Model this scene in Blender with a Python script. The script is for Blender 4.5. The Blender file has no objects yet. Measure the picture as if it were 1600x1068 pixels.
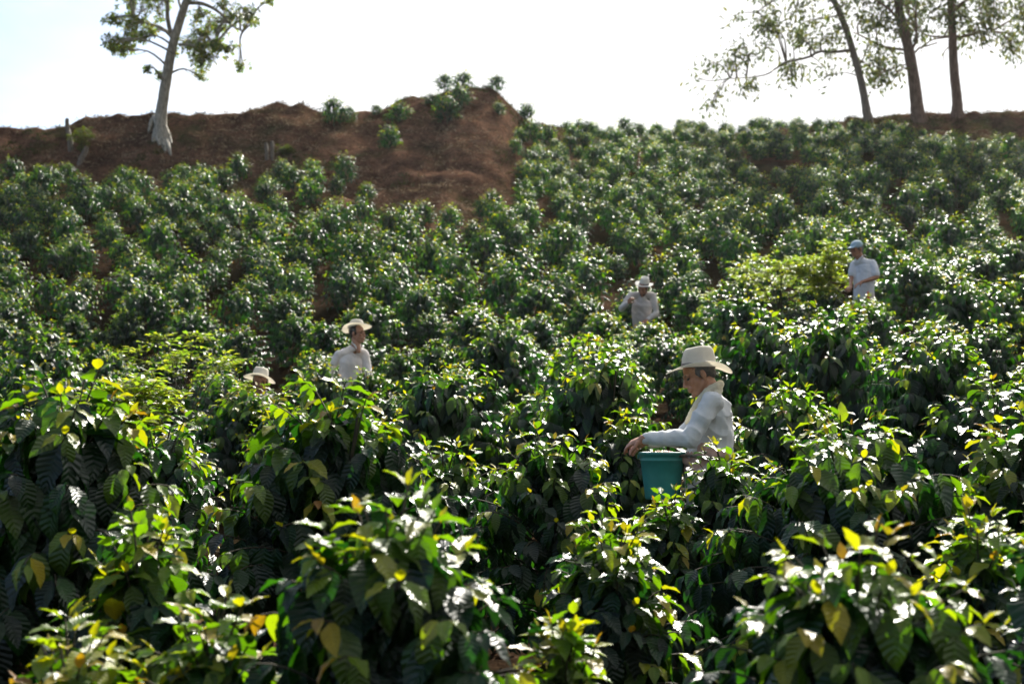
import bpy, bmesh, math, random
import numpy as np
from mathutils import Vector, Matrix, noise
R = math.radians
sc = bpy.context.scene
col = sc.collection
rng = np.random.default_rng(11)
random.seed(5)

# ------------------------------------------------------------------ camera, sky, sun, exposure
FPX = 2222.0                      # 50 mm on a 36 mm sensor, for the 1600 px photograph
PITCH = math.atan(156 / FPX)
CAMZ = 1.6
cam_d = bpy.data.cameras.new('camera')
cam = bpy.data.objects.new('camera', cam_d)
col.objects.link(cam)
cam.location = (0, 0, CAMZ)
cam.rotation_euler = (R(90) + PITCH, 0, 0)
cam_d.lens = 50
cam_d.sensor_width = 36
cam_d.clip_end = 9000
cam_d.dof.use_dof = True
cam_d.dof.focus_distance = 8.6
cam_d.dof.aperture_fstop = 3.2
sc.camera = cam
SUN_EL, SUN_AZ = 37.0, 16.0       # azimuth: degrees to the right of the view direction (+Y)
w = bpy.data.worlds.new('World')
sc.world = w
w.use_nodes = True
wn, wl = w.node_tree.nodes, w.node_tree.links
wn.clear()
w_out = wn.new('ShaderNodeOutputWorld')
w_bg = wn.new('ShaderNodeBackground')
w_bg.inputs['Strength'].default_value = 0.075
sky = wn.new('ShaderNodeTexSky')
sky.sky_type = 'NISHITA'
sky.sun_disc = False
sky.sun_elevation = R(SUN_EL)
sky.sun_rotation = R(SUN_AZ)
sky.air_density = 1.0
sky.dust_density = 1.7
sky.altitude = 1200
tc = wn.new('ShaderNodeTexCoord')
mp = wn.new('ShaderNodeMapping')
mp.inputs['Scale'].default_value = (1.0, 1.0, 2.6)
mp.inputs['Location'].default_value = (0.35, 0.0, 0.2)
cn = wn.new('ShaderNodeTexNoise')
cn.inputs['Scale'].default_value = 2.3
cn.inputs['Detail'].default_value = 8
cn.inputs['Roughness'].default_value = 0.55
# thin bright cloud, thicker towards the east (right) half of the sky
sx = wn.new('ShaderNodeSeparateXYZ')
grad = wn.new('ShaderNodeMapRange')
grad.inputs['From Min'].default_value = -0.36
grad.inputs['From Max'].default_value = 0.05
grad.inputs['To Min'].default_value = -0.12
grad.inputs['To Max'].default_value = 0.42
addn = wn.new('ShaderNodeMath'); addn.operation = 'ADD'
ramp = wn.new('ShaderNodeValToRGB')
ramp.color_ramp.elements[0].position = 0.40
ramp.color_ramp.elements[1].position = 0.78
mixc = wn.new('ShaderNodeMixRGB')
mixc.inputs['Color2'].default_value = (7.6, 7.7, 7.8, 1)
wl.new(tc.outputs['Generated'], mp.inputs['Vector'])
wl.new(mp.outputs['Vector'], cn.inputs['Vector'])
wl.new(tc.outputs['Generated'], sx.inputs[0])
wl.new(sx.outputs['X'], grad.inputs['Value'])
wl.new(cn.outputs['Fac'], addn.inputs[0])
wl.new(grad.outputs['Result'], addn.inputs[1])
wl.new(addn.outputs[0], ramp.inputs['Fac'])
# sunlit cloud: blinding towards the sun, plain grey white away from it
dt = wn.new('ShaderNodeVectorMath'); dt.operation = 'DOT_PRODUCT'
dt.inputs[1].default_value = (math.sin(R(SUN_AZ)) * math.cos(R(SUN_EL)), math.cos(R(SUN_AZ)) * math.cos(R(SUN_EL)), math.sin(R(SUN_EL)))
dm = wn.new('ShaderNodeMapRange'); dm.interpolation_type = 'SMOOTHSTEP'
dm.inputs['From Min'].default_value = -0.1; dm.inputs['From Max'].default_value = 0.75
cc = wn.new('ShaderNodeMixRGB'); cc.inputs[1].default_value = (2.3, 2.4, 2.55, 1); cc.inputs[2].default_value = (6.5, 6.5, 6.5, 1)
wl.new(tc.outputs['Generated'], dt.inputs[0]); wl.new(dt.outputs['Value'], dm.inputs['Value'])
wl.new(dm.outputs['Result'], cc.inputs[0]); wl.new(cc.outputs[0], mixc.inputs['Color2'])
wl.new(ramp.outputs['Color'], mixc.inputs['Fac'])
wl.new(sky.outputs['Color'], mixc.inputs['Color1'])
wl.new(mixc.outputs['Color'], w_bg.inputs['Color'])
wl.new(w_bg.outputs['Background'], w_out.inputs['Surface'])
sun_d = bpy.data.lights.new('sun', 'SUN')
sun = bpy.data.objects.new('sun', sun_d)
col.objects.link(sun)
sun_d.energy = 4.6
sun_d.angle = R(0.55)
sun_d.color = (1.0, 0.95, 0.86)
sdir = Vector((math.sin(R(SUN_AZ)) * math.cos(R(SUN_EL)), math.cos(R(SUN_AZ)) * math.cos(R(SUN_EL)), math.sin(R(SUN_EL))))
sun.rotation_euler = sdir.to_track_quat('Z', 'Y').to_euler()
sun.location = sdir * 200
sc.view_settings.view_transform = 'Standard'
sc.view_settings.look = 'None'
sc.view_settings.exposure = 1.5
sc.view_settings.gamma = 1
sc.cycles.max_bounces = 7
sc.cycles.diffuse_bounces = 2
sc.cycles.glossy_bounces = 3
sc.cycles.transmission_bounces = 3
sc.cycles.volume_bounces = 0
sc.cycles.sample_clamp_indirect = 6
sc.cycles.use_denoising = True

# ------------------------------------------------------------------ helpers
def ray(u, row):
    cx, cz = (u - 800) / FPX, (534 - row) / FPX
    y = math.cos(PITCH) - cz * math.sin(PITCH)
    z = math.sin(PITCH) + cz * math.cos(PITCH)
    return cx / y, z / y
def P(u, row, d):
    a, b = ray(u, row)
    return Vector((a * d, d, CAMZ + b * d))
def proj(x, y, z):
    dz = z - CAMZ
    f = y * math.cos(PITCH) + dz * math.sin(PITCH)
    v = -y * math.sin(PITCH) + dz * math.cos(PITCH)
    return 800 + FPX * x / f, 534 - FPX * v / f

def tag(o, label=None, cat=None, group=None, kind=None):
    if label: o['label'] = label
    if cat: o['category'] = cat
    if group: o['group'] = group
    if kind: o['kind'] = kind
    return o
def empty(name, loc=(0, 0, 0), rz=0, label=None, cat=None, group=None):
    o = bpy.data.objects.new(name, None)
    col.objects.link(o)
    o.location = loc
    o.rotation_euler = (0, 0, rz)
    o.empty_display_size = 0.1
    return tag(o, label, cat, group)
def link(name, me, mat=None, parent=None):
    o = bpy.data.objects.new(name, me)
    col.objects.link(o)
    if mat is not None and not me.materials:
        me.materials.append(mat)
    if parent: o.parent = parent
    return o

def np_mesh(name, V, Q, C=None, UV=None, smooth=True):
    """V (n,3), Q (m,4) quads, C (n,3) colours per vertex, UV (n,2) per vertex"""
    V = np.asarray(V, np.float32); Q = np.asarray(Q, np.int32)
    me = bpy.data.meshes.new(name)
    me.vertices.add(len(V)); me.vertices.foreach_set('co', V.ravel())
    k = Q.shape[1]
    me.loops.add(Q.size); me.loops.foreach_set('vertex_index', Q.ravel())
    me.polygons.add(len(Q))
    me.polygons.foreach_set('loop_start', np.arange(0, Q.size, k, dtype=np.int32))
    me.polygons.foreach_set('loop_total', np.full(len(Q), k, np.int32))
    me.update(calc_edges=True)
    if C is not None:
        a = me.color_attributes.new('tint', 'FLOAT_COLOR', 'POINT')
        a.data.foreach_set('color', np.concatenate([C, np.ones((len(C), 1))], 1).astype(np.float32).ravel())
    if UV is not None:
        l = me.uv_layers.new(name='UVMap')
        l.data.foreach_set('uv', np.asarray(UV, np.float32)[Q.ravel()].ravel())
    if smooth: me.polygons.foreach_set('use_smooth', np.ones(len(Q), bool))
    me.validate()
    return me

class Acc:
    """collects quads with colours and uvs"""
    def __init__(s): s.V, s.Q, s.C, s.U, s.n = [], [], [], [], 0
    def add(s, V, Q, C=None, U=None):
        V = np.asarray(V, float).reshape(-1, 3)
        s.V.append(V); s.Q.append(np.asarray(Q, int) + s.n)
        s.C.append(np.zeros((len(V), 3)) + (0.2 if C is None else C))
        s.U.append(np.zeros((len(V), 2)) if U is None else U)
        s.n += len(V)
    def arrays(s):
        return np.concatenate(s.V), np.concatenate(s.Q), np.concatenate(s.C), np.concatenate(s.U)
    def mesh(s, name, smooth=True):
        return np_mesh(name, *s.arrays(), smooth=smooth)

def unit(a):
    return a / np.maximum(np.linalg.norm(a, axis=-1, keepdims=True), 1e-9)

def add_tube(acc, pts, rad, n=6, C=None, rough=0.0):
    pts = np.asarray(pts, float); m = len(pts)
    rad = np.broadcast_to(np.asarray(rad, float), (m,))
    t = np.gradient(pts, axis=0); t = unit(t)
    ref = np.array([0.31, 0.22, 0.93]) if abs(t[:, 2]).mean() < 0.8 else np.array([0.95, 0.3, 0.1])
    a = unit(np.cross(t, ref)); b = np.cross(t, a)
    th = np.arange(n) * 2 * math.pi / n
    rr = rad[:, None] * (1 + rough * rng.normal(0, 1, (m, n)))
    V = pts[:, None, :] + rr[..., None] * (np.cos(th)[None, :, None] * a[:, None, :] + np.sin(th)[None, :, None] * b[:, None, :])
    i = np.arange(m - 1)[:, None] * n; j = np.arange(n)[None, :]; k = (j + 1) % n
    Q = np.stack(np.broadcast_arrays(i + j, i + k, i + n + k, i + n + j), -1).reshape(-1, 4)
    L = np.concatenate([[0], np.cumsum(np.linalg.norm(np.diff(pts, axis=0), axis=1))])
    U = np.stack(np.broadcast_arrays(th[None, :] / 6.283, L[:, None]), -1).reshape(-1, 2)
    V = V.reshape(-1, 3)
    base = len(V)
    acc.add(np.concatenate([V, pts[:1], pts[-1:]]),
            np.concatenate([Q, np.array([[base, (q + 1) % n, q, base] for q in range(0)]).reshape(-1, 4)]) if False else Q,
            C, np.concatenate([U, [[0, 0], [0, 0]]]))

def spline(pts, n):
    pts = np.asarray(pts, float)
    m = len(pts)
    x = np.linspace(0, m - 1, n)
    out = []
    for v in x:
        i = min(int(v), m - 2); f = v - i
        p0, p1, p2, p3 = pts[max(i - 1, 0)], pts[i], pts[i + 1], pts[min(i + 2, m - 1)]
        out.append(0.5 * ((2 * p1) + (-p0 + p2) * f + (2 * p0 - 5 * p1 + 4 * p2 - p3) * f * f + (-p0 + 3 * p1 - 3 * p2 + p3) * f ** 3))
    return np.array(out)

# ------------------------------------------------------------------ materials
def mat(name):
    m = bpy.data.materials.new(name); m.use_nodes = True
    return m, m.node_tree.nodes, m.node_tree.links, m.node_tree.nodes['Principled BSDF']

def leaf_material(name, trans=0.34, rough=0.36, tmul=(2.3, 3.1, 0.4), veins=True, spec=0.5):
    m, n, l, b = mat(name)
    at = n.new('ShaderNodeAttribute'); at.attribute_name = 'tint'
    out = n['Material Output']
    tr = n.new('ShaderNodeBsdfTranslucent')
    mul = n.new('ShaderNodeMixRGB'); mul.blend_type = 'MULTIPLY'; mul.inputs[0].default_value = 1
    mul.inputs[2].default_value = (*tmul, 1)
    l.new(at.outputs['Color'], mul.inputs[1])
    l.new(mul.outputs[0], tr.inputs['Color'])
    ms = n.new('ShaderNodeMixShader'); ms.inputs[0].default_value = trans
    l.new(b.outputs[0], ms.inputs[1]); l.new(tr.outputs[0], ms.inputs[2]); l.new(ms.outputs[0], out.inputs['Surface'])
    b.inputs['Roughness'].default_value = rough
    b.inputs['Specular IOR Level'].default_value = spec
    if veins:
        uv = n.new('ShaderNodeUVMap')
        sep = n.new('ShaderNodeSeparateXYZ'); l.new(uv.outputs[0], sep.inputs[0])
        ab = n.new('ShaderNodeMath'); ab.operation = 'ABSOLUTE'; l.new(sep.outputs['X'], ab.inputs[0])
        # herring-bone side veins: sin((v - 0.35|u|) * k)
        m1 = n.new('ShaderNodeMath'); m1.operation = 'MULTIPLY_ADD'; l.new(ab.outputs[0], m1.inputs[0]); m1.inputs[1].default_value = -0.13
        wob = n.new('ShaderNodeTexNoise'); wob.inputs['Scale'].default_value = 14; wadd = n.new('ShaderNodeMath'); wadd.operation = 'MULTIPLY_ADD'; l.new(wob.outputs['Fac'], wadd.inputs[0]); wadd.inputs[1].default_value = 0.12; l.new(sep.outputs['Y'], wadd.inputs[2])
        l.new(wadd.outputs[0], m1.inputs[2])
        m2 = n.new('ShaderNodeMath'); m2.operation = 'MULTIPLY'; l.new(m1.outputs[0], m2.inputs[0]); m2.inputs[1].default_value = 58
        m3 = n.new('ShaderNodeMath'); m3.operation = 'SINE'; l.new(m2.outputs[0], m3.inputs[0])
        pw = n.new('ShaderNodeMath'); pw.operation = 'LESS_THAN'; l.new(ab.outputs[0], pw.inputs[0]); pw.inputs[1].default_value = 0.07
        rp = n.new('ShaderNodeMath'); rp.operation = 'GREATER_THAN'; l.new(m3.outputs[0], rp.inputs[0]); rp.inputs[1].default_value = 0.9
        mx = n.new('ShaderNodeMath'); mx.operation = 'MAXIMUM'; l.new(pw.outputs[0], mx.inputs[0]); l.new(rp.outputs[0], mx.inputs[1])
        pale = n.new('ShaderNodeMixRGB'); pale.blend_type = 'MULTIPLY'; pale.inputs[2].default_value = (1.7, 1.6, 1.3, 1)
        sc_ = n.new('ShaderNodeMath'); sc_.operation = 'MULTIPLY'; l.new(mx.outputs[0], sc_.inputs[0]); sc_.inputs[1].default_value = 0.55
        l.new(sc_.outputs[0], pale.inputs[0]); l.new(at.outputs['Color'], pale.inputs[1])
        geo = n.new('ShaderNodeNewGeometry')
        bk = n.new('ShaderNodeMixRGB'); bk.blend_type = 'MULTIPLY'; bk.inputs[2].default_value = (1.3, 1.3, 1.3, 1)
        l.new(geo.outputs['Backfacing'], bk.inputs[0]); l.new(pale.outputs[0], bk.inputs[1])
        l.new(bk.outputs[0], b.inputs['Base Color'])
        bp = n.new('ShaderNodeBump'); bp.inputs['Strength'].default_value = 0.42; bp.inputs['Distance'].default_value = 0.004
        l.new(m3.outputs[0], bp.inputs['Height']); l.new(bp.outputs[0], b.inputs['Normal'])
        nz = n.new('ShaderNodeTexNoise'); nz.inputs['Scale'].default_value = 9
        rr = n.new('ShaderNodeMapRange'); rr.inputs['To Min'].default_value = rough - 0.1; rr.inputs['To Max'].default_value = rough + 0.14
        l.new(nz.outputs['Fac'], rr.inputs['Value']); l.new(rr.outputs[0], b.inputs['Roughness'])
    else:
        l.new(at.outputs['Color'], b.inputs['Base Color'])
    return m
M_leaf = leaf_material('coffee_leaf')
M_leaf_far = leaf_material('coffee_leaf_small', veins=False, rough=0.47)
M_treeleaf = leaf_material('tree_leaf', veins=False, rough=0.5, trans=0.5, tmul=(2.3, 2.7, 0.6))
M_gumleaf = leaf_material('gum_leaf', veins=False, rough=0.5, trans=0.4, tmul=(1.5, 1.8, 0.8))
M_straw_litter = leaf_material('dry_straw', veins=False, rough=0.9, trans=0.12, tmul=(1.0, 1.0, 0.8), spec=0.1)
M_feather = leaf_material('feathery_leaf', veins=False, rough=0.5, trans=0.5, tmul=(1.9, 2.4, 0.6))

def noise_mat(name, c1, c2, scale=8, rough=0.85, bump=0.3, detail=6, stretch=(1, 1, 1), c3=None, dist=0.02, spec=0.3, coord='Object'):
    m, n, l, b = mat(name)
    t = n.new('ShaderNodeTexCoord'); mp_ = n.new('ShaderNodeMapping'); mp_.inputs['Scale'].default_value = stretch
    l.new(t.outputs[coord], mp_.inputs[0])
    nz = n.new('ShaderNodeTexNoise'); nz.inputs['Scale'].default_value = scale; nz.inputs['Detail'].default_value = detail
    nz.inputs['Roughness'].default_value = 0.65
    l.new(mp_.outputs[0], nz.inputs['Vector'])
    rp = n.new('ShaderNodeValToRGB'); e = rp.color_ramp.elements
    e[0].position = 0.32; e[0].color = (*c1, 1); e[1].position = 0.7; e[1].color = (*c2, 1)
    if c3:
        x = e.new(0.5); x.color = (*c3, 1)
    l.new(nz.outputs['Fac'], rp.inputs[0]); l.new(rp.outputs[0], b.inputs['Base Color'])
    b.inputs['Roughness'].default_value = rough
    b.inputs['Specular IOR Level'].default_value = spec
    if bump:
        bp = n.new('ShaderNodeBump'); bp.inputs['Strength'].default_value = bump; bp.inputs['Distance'].default_value = dist
        l.new(nz.outputs['Fac'], bp.inputs['Height']); l.new(bp.outputs[0], b.inputs['Normal'])
    return m
M_twig = noise_mat('coffee_twig', (0.02, 0.018, 0.012), (0.07, 0.058, 0.035), scale=30, bump=0.2)
M_bark = noise_mat('pale_bark', (0.13, 0.115, 0.09), (0.46, 0.42, 0.35), scale=6, stretch=(3, 3, 0.8), bump=0.6, dist=0.03)
M_bark_red = noise_mat('red_brown_bark', (0.07, 0.042, 0.028), (0.24, 0.155, 0.11), scale=6, stretch=(4, 4, 0.6), bump=0.7, dist=0.03)
M_bark_grey = noise_mat('grey_bark', (0.08, 0.065, 0.05), (0.26, 0.21, 0.16), scale=6, stretch=(4, 4, 0.7), bump=0.6, dist=0.03)
M_deadwood = noise_mat('dead_wood', (0.06, 0.05, 0.04), (0.24, 0.20, 0.16), scale=7, stretch=(5, 5, 0.6), bump=0.7, dist=0.03)

# ------------------------------------------------------------------ terrain
CR_U = [-900, -300, 0, 60, 100, 112, 135, 200, 240, 300, 370, 430, 465, 500, 560, 600, 622, 680, 720, 760, 790, 815, 860, 900, 1000, 1100, 1200, 1300, 1345, 1440, 1500, 1600, 1900, 2500]
CR_R = [215, 210, 200, 199, 197, 190, 179, 179, 175, 181, 174, 161, 163, 178, 178, 167, 153, 149, 133, 136, 155, 182, 202, 208, 214, 213, 206, 194, 184, 180, 177, 174, 170, 180]
CR_D = [47, 47, 47, 47, 47, 47, 47, 47, 47, 47, 47.5, 48, 48, 48.5, 49, 49.5, 49.5, 50, 50, 50, 50.5, 51, 52, 53, 54, 54, 54, 54, 54, 54, 54, 54, 54, 54]
K_U = [-900, 0, 150, 420, 520, 620, 700, 780, 840, 1000, 1200, 1345, 1450, 1600, 2500]
FOOT_D = [43.5, 43.5, 43.5, 43, 41, 39.5, 39, 41, 46, 50, 50, 50, 51, 51, 51]
FOOT_R = [278, 276, 280, 285, 305, 332, 340, 320, 268, 238, 232, 222, 226, 236, 230]
Z25 = [2.7, 2.7, 2.75, 2.8, 2.85, 2.9, 2.9, 2.95, 3.0, 3.05, 3.4, 3.75, 3.8, 3.8, 3.8]
Z20 = [1.55, 1.55, 1.6, 1.62, 1.66, 1.7, 1.75, 1.8, 1.85, 2.0, 2.3, 2.5, 2.5, 2.5, 2.5]
Z15 = [0.95, 0.95, 0.95, 0.97, 1.0, 1.05, 1.1, 1.15, 1.15, 1.2, 1.35, 1.45, 1.5, 1.5, 1.5]
def ground_base(x, y):
    yy = max(y, 6.0)
    u = 800 + FPX * x / yy
    u = min(max(u, -900), 2500)
    cd = float(np.interp(u, CR_U, CR_D)); cr = float(np.interp(u, CR_U, CR_R))
    fd = float(np.interp(u, K_U, FOOT_D)); fr = float(np.interp(u, K_U, FOOT_R))
    cz = CAMZ + ray(800, cr)[1] * cd
    fz = CAMZ + ray(800, fr)[1] * fd
    z25, z20, z15 = (float(np.interp(u, K_U, t)) for t in (Z25, Z20, Z15))
    d32 = fz - (fz - z25) * (fd - 33) / (fd - 25) - 0.15
    D = [-400, -40, -6, 0, 4, 9, 15, 20, 25, 33, fd, cd, cd + 3, cd + 12, cd + 60, cd + 400, 9000]
    Z = [-30, -4, -0.4, 0, 0.1, 0.55, z15, z20, z25, d32, fz, cz, cz - 0.25, cz - 3, cz - 22, cz - 60, -70]
    return float(np.interp(y, D, Z)), fd, cd
def ground(x, y):
    z, fd, cd = ground_base(x, y)
    # soften the knots
    if 6 < y < 40:
        z = 0.5 * z + 0.25 * (ground_base(x, y - 1.2)[0] + ground_base(x, y + 1.2)[0])
    s = 0.25 if y < fd - 1 else 1.0
    if y > cd - 0.4: s = 0.35
    z += 0.16 * s * noise.noise((x * 0.45, y * 0.45, 3.1)) * (1 if y > 5 else 0.4)
    z += 0.14 * s * noise.noise((x * 1.3, y * 1.3, 7.7))
    z += 0.06 * s * noise.noise((x * 3.1, y * 3.1, 1.7))
    if fd < y < cd + 1:           # clods and runnels on the bare bank
        z += 0.30 * abs(noise.noise((x * 1.3, y * 0.6, 9.7))) + 0.10 * noise.noise((x * 4.3, y * 3.5, 5.7)) - 0.06
    return z
def hit(u, row, d0=3.0, d1=70.0):
    a, b = ray(u, row)
    d = d0
    while d < d1:
        if CAMZ + b * d < ground(a * d, d): return Vector((a * d, d, ground(a * d, d)))
        d += 0.15
    return None
xs = np.concatenate([[-4000, -900, -250, -90, -60, -45], np.arange(-34, 34.01, 0.27), [45, 60, 90, 250, 900, 4000]])
ys = np.concatenate([[-4000, -900, -200, -60, -25, -10, -5], np.arange(-2, 36, 0.5), np.arange(36, 58, 0.22), [59, 62, 68, 80, 110, 200, 500, 1500, 6000]])
GV = np.array([(x, y, ground(x, y)) for y in ys for x in xs])
nx = len(xs)
ii = np.arange(len(ys) - 1)[:, None] * nx; jj = np.arange(nx - 1)[None, :]
GQ = np.stack(np.broadcast_arrays(ii + jj, ii + jj + 1, ii + nx + jj + 1, ii + nx + jj), -1).reshape(-1, 4)
def ground_material():
    m, n, l, b = mat('red_earth')
    t = n.new('ShaderNodeTexCoord')
    def nz(scale, det=8, r=0.65, w_=0):
        q = n.new('ShaderNodeTexNoise'); q.inputs['Scale'].default_value = scale; q.inputs['Detail'].default_value = det; q.inputs['Roughness'].default_value = r
        l.new(t.outputs['Object'], q.inputs['Vector']); return q
    def rampn(src, stops):
        q = n.new('ShaderNodeValToRGB'); e = q.color_ramp.elements
        e[0].position, e[0].color = stops[0][0], (*stops[0][1], 1)
        e[1].position, e[1].color = stops[-1][0], (*stops[-1][1], 1)
        for p_, c_ in stops[1:-1]:
            x = e.new(p_); x.color = (*c_, 1)
        l.new(src, q.inputs[0]); return q
    a = nz(0.9); c = rampn(a.outputs['Fac'], [(0.3, (0.045, 0.028, 0.020)), (0.44, (0.10, 0.062, 0.044)), (0.60, (0.18, 0.105, 0.072)), (0.75, (0.22, 0.165, 0.12))])
    f = nz(7.0, 10, 0.75); g = rampn(f.outputs['Fac'], [(0.35, (0.35, 0.33, 0.3)), (0.65, (1.25, 1.2, 1.15))])
    mu = n.new('ShaderNodeMixRGB'); mu.blend_type = 'MULTIPLY'; mu.inputs[0].default_value = 0.85
    l.new(c.outputs[0], mu.inputs[1]); l.new(g.outputs[0], mu.inputs[2])
    gr = nz(0.55, 6); gm = rampn(gr.outputs['Fac'], [(0.52, (0, 0, 0)), (0.66, (1, 1, 1))])
    gx = n.new('ShaderNodeMixRGB'); gx.inputs[2].default_value = (0.055, 0.062, 0.022, 1)
    sc_ = n.new('ShaderNodeMath'); sc_.operation = 'MULTIPLY'; sc_.inputs[1].default_value = 0.6
    l.new(gm.outputs[0], sc_.inputs[0]); l.new(sc_.outputs[0], gx.inputs[0]); h_ = nz(26, 6, .8); hr = rampn(h_.outputs['Fac'], [(0.4, (0.5, 0.5, 0.5)), (0.62, (1.5, 1.45, 1.4))])
    m3_ = n.new('ShaderNodeMixRGB'); m3_.blend_type = 'MULTIPLY'; m3_.inputs[0].default_value = 0.8
    l.new(mu.outputs[0], m3_.inputs[1]); l.new(hr.outputs[0], m3_.inputs[2]); l.new(m3_.outputs[0], gx.inputs[1])
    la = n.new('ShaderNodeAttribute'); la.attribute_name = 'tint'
    lc = rampn(h_.outputs['Fac'], [(0.35, (0.010, 0.009, 0.005)), (0.55, (0.028, 0.021, 0.012)), (0.7, (0.03, 0.04, 0.012))])  # litter tones kept very dark, painting in the shade between rows
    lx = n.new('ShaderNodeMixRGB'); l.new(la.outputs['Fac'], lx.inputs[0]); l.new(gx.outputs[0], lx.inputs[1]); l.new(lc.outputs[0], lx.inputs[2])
    l.new(lx.outputs[0], b.inputs['Base Color'])
    b.inputs['Roughness'].default_value = 0.95; b.inputs['Specular IOR Level'].default_value = 0.0
    bp = n.new('ShaderNodeBump'); bp.inputs['Strength'].default_value = 1.0; bp.inputs['Distance'].default_value = 0.16
    l.new(f.outputs['Fac'], bp.inputs['Height']); l.new(bp.outputs[0], b.inputs['Normal'])
    return m
M_ground = ground_material()
def litter_shade_at(x, y):          # litter between the rows, darkened to paint in gap shade; bare bank left out
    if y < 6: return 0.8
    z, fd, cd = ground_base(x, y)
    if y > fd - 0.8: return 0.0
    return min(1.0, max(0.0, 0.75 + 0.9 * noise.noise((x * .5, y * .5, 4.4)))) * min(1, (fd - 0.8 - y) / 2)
GC = np.array([(litter_shade_at(x, y),) * 3 for x, y, z in GV])
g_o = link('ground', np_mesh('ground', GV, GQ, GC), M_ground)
tag(g_o, kind='structure', label='red brown earth hillside under the coffee rows with a bare bank along its crest')

bm = bmesh.new(); bmesh.ops.create_cube(bm, size=1, matrix=Matrix.Translation((0, 1000, -22)) @ Matrix.Diagonal((8600, 11000, 100, 1)))  # thin haze volume, added partly to stand in for lens glow
hz = bpy.data.meshes.new('haze'); bm.to_mesh(hz); bm.free()
mh = bpy.data.materials.new('haze_air'); mh.use_nodes = True; mh.node_tree.nodes.clear()
vo = mh.node_tree.nodes.new('ShaderNodeOutputMaterial'); vp = mh.node_tree.nodes.new('ShaderNodeVolumePrincipled')
vp.inputs['Color'].default_value = (0.93, 0.96, 1.0, 1); vp.inputs['Density'].default_value = 0.00010; vp.inputs['Anisotropy'].default_value = 0.6
mh.node_tree.links.new(vp.outputs[0], vo.inputs['Volume'])
tag(link('haze', hz, mh), kind='stuff', label='thin milky haze added over the slope, partly standing in for lens glow')

# ------------------------------------------------------------------ leaves
def leaves(acc, Pn, D, N, L, W, C, bend=0.7, nl=6, nw=2, fold=0.3, wav=0.0, sharp=0.9):
    """Pn origins, D directions, N upper-side normals (k,3); L, W lengths and half widths (k,); C (k,3)"""
    k = len(Pn)
    if k == 0: return
    D = unit(D); S = unit(np.cross(D, N)); N = np.cross(S, D)
    s = np.linspace(0, 1, nl + 1); t = np.linspace(-1, 1, nw + 1)
    be = np.broadcast_to(np.asarray(bend, float), (k,))
    cum_x = np.zeros((k, nl + 1)); cum_z = np.zeros((k, nl + 1))
    for i in range(1, nl + 1):
        a = be * (s[i] + s[i - 1]) / 2
        cum_x[:, i] = cum_x[:, i - 1] + np.cos(a) / nl
        cum_z[:, i] = cum_z[:, i - 1] - np.sin(a) / nl
    prof = np.sin(np.pi * s ** 0.80) ** sharp * (1.06 - .30 * s * s)
    prof[0] = 0.06; prof[-1] = 0.02
    ax = Pn[:, None, :] + L[:, None, None] * (cum_x[..., None] * D[:, None, :] + cum_z[..., None] * N[:, None, :])
    tang = be[:, None] * s
    NL = np.cos(tang)[..., None] * N[:, None, :] + np.sin(tang)[..., None] * D[:, None, :]
    hw = W[:, None] * prof
    ph = rng.uniform(0, 6.28, (k, 1, 1))
    up = fold * np.abs(t)[None, None, :] + wav * np.abs(t)[None, None, :] * np.sin(s[None, :, None] * 15 + ph + np.sign(t) * 1.3)
    V = ax[:, :, None, :] + hw[:, :, None, None] * (t[None, None, :, None] * S[:, None, None, :] + up[..., None] * NL[:, :, None, :])
    nv = (nl + 1) * (nw + 1)
    a = np.arange(nl)[:, None] * (nw + 1); b_ = np.arange(nw)[None, :]
    q = np.stack(np.broadcast_arrays(a + b_, a + b_ + 1, a + nw + 2 + b_, a + nw + 1 + b_), -1).reshape(-1, 4)
    Q = (q[None] + (np.arange(k) * nv)[:, None, None]).reshape(-1, 4)
    U = np.tile(np.stack(np.broadcast_arrays(t[None, :], s[:, None]), -1).reshape(1, nv, 2), (k, 1, 1)).reshape(-1, 2)
    acc.add(V.reshape(-1, 3), Q, np.repeat(C, nv, axis=0), U)

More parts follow.
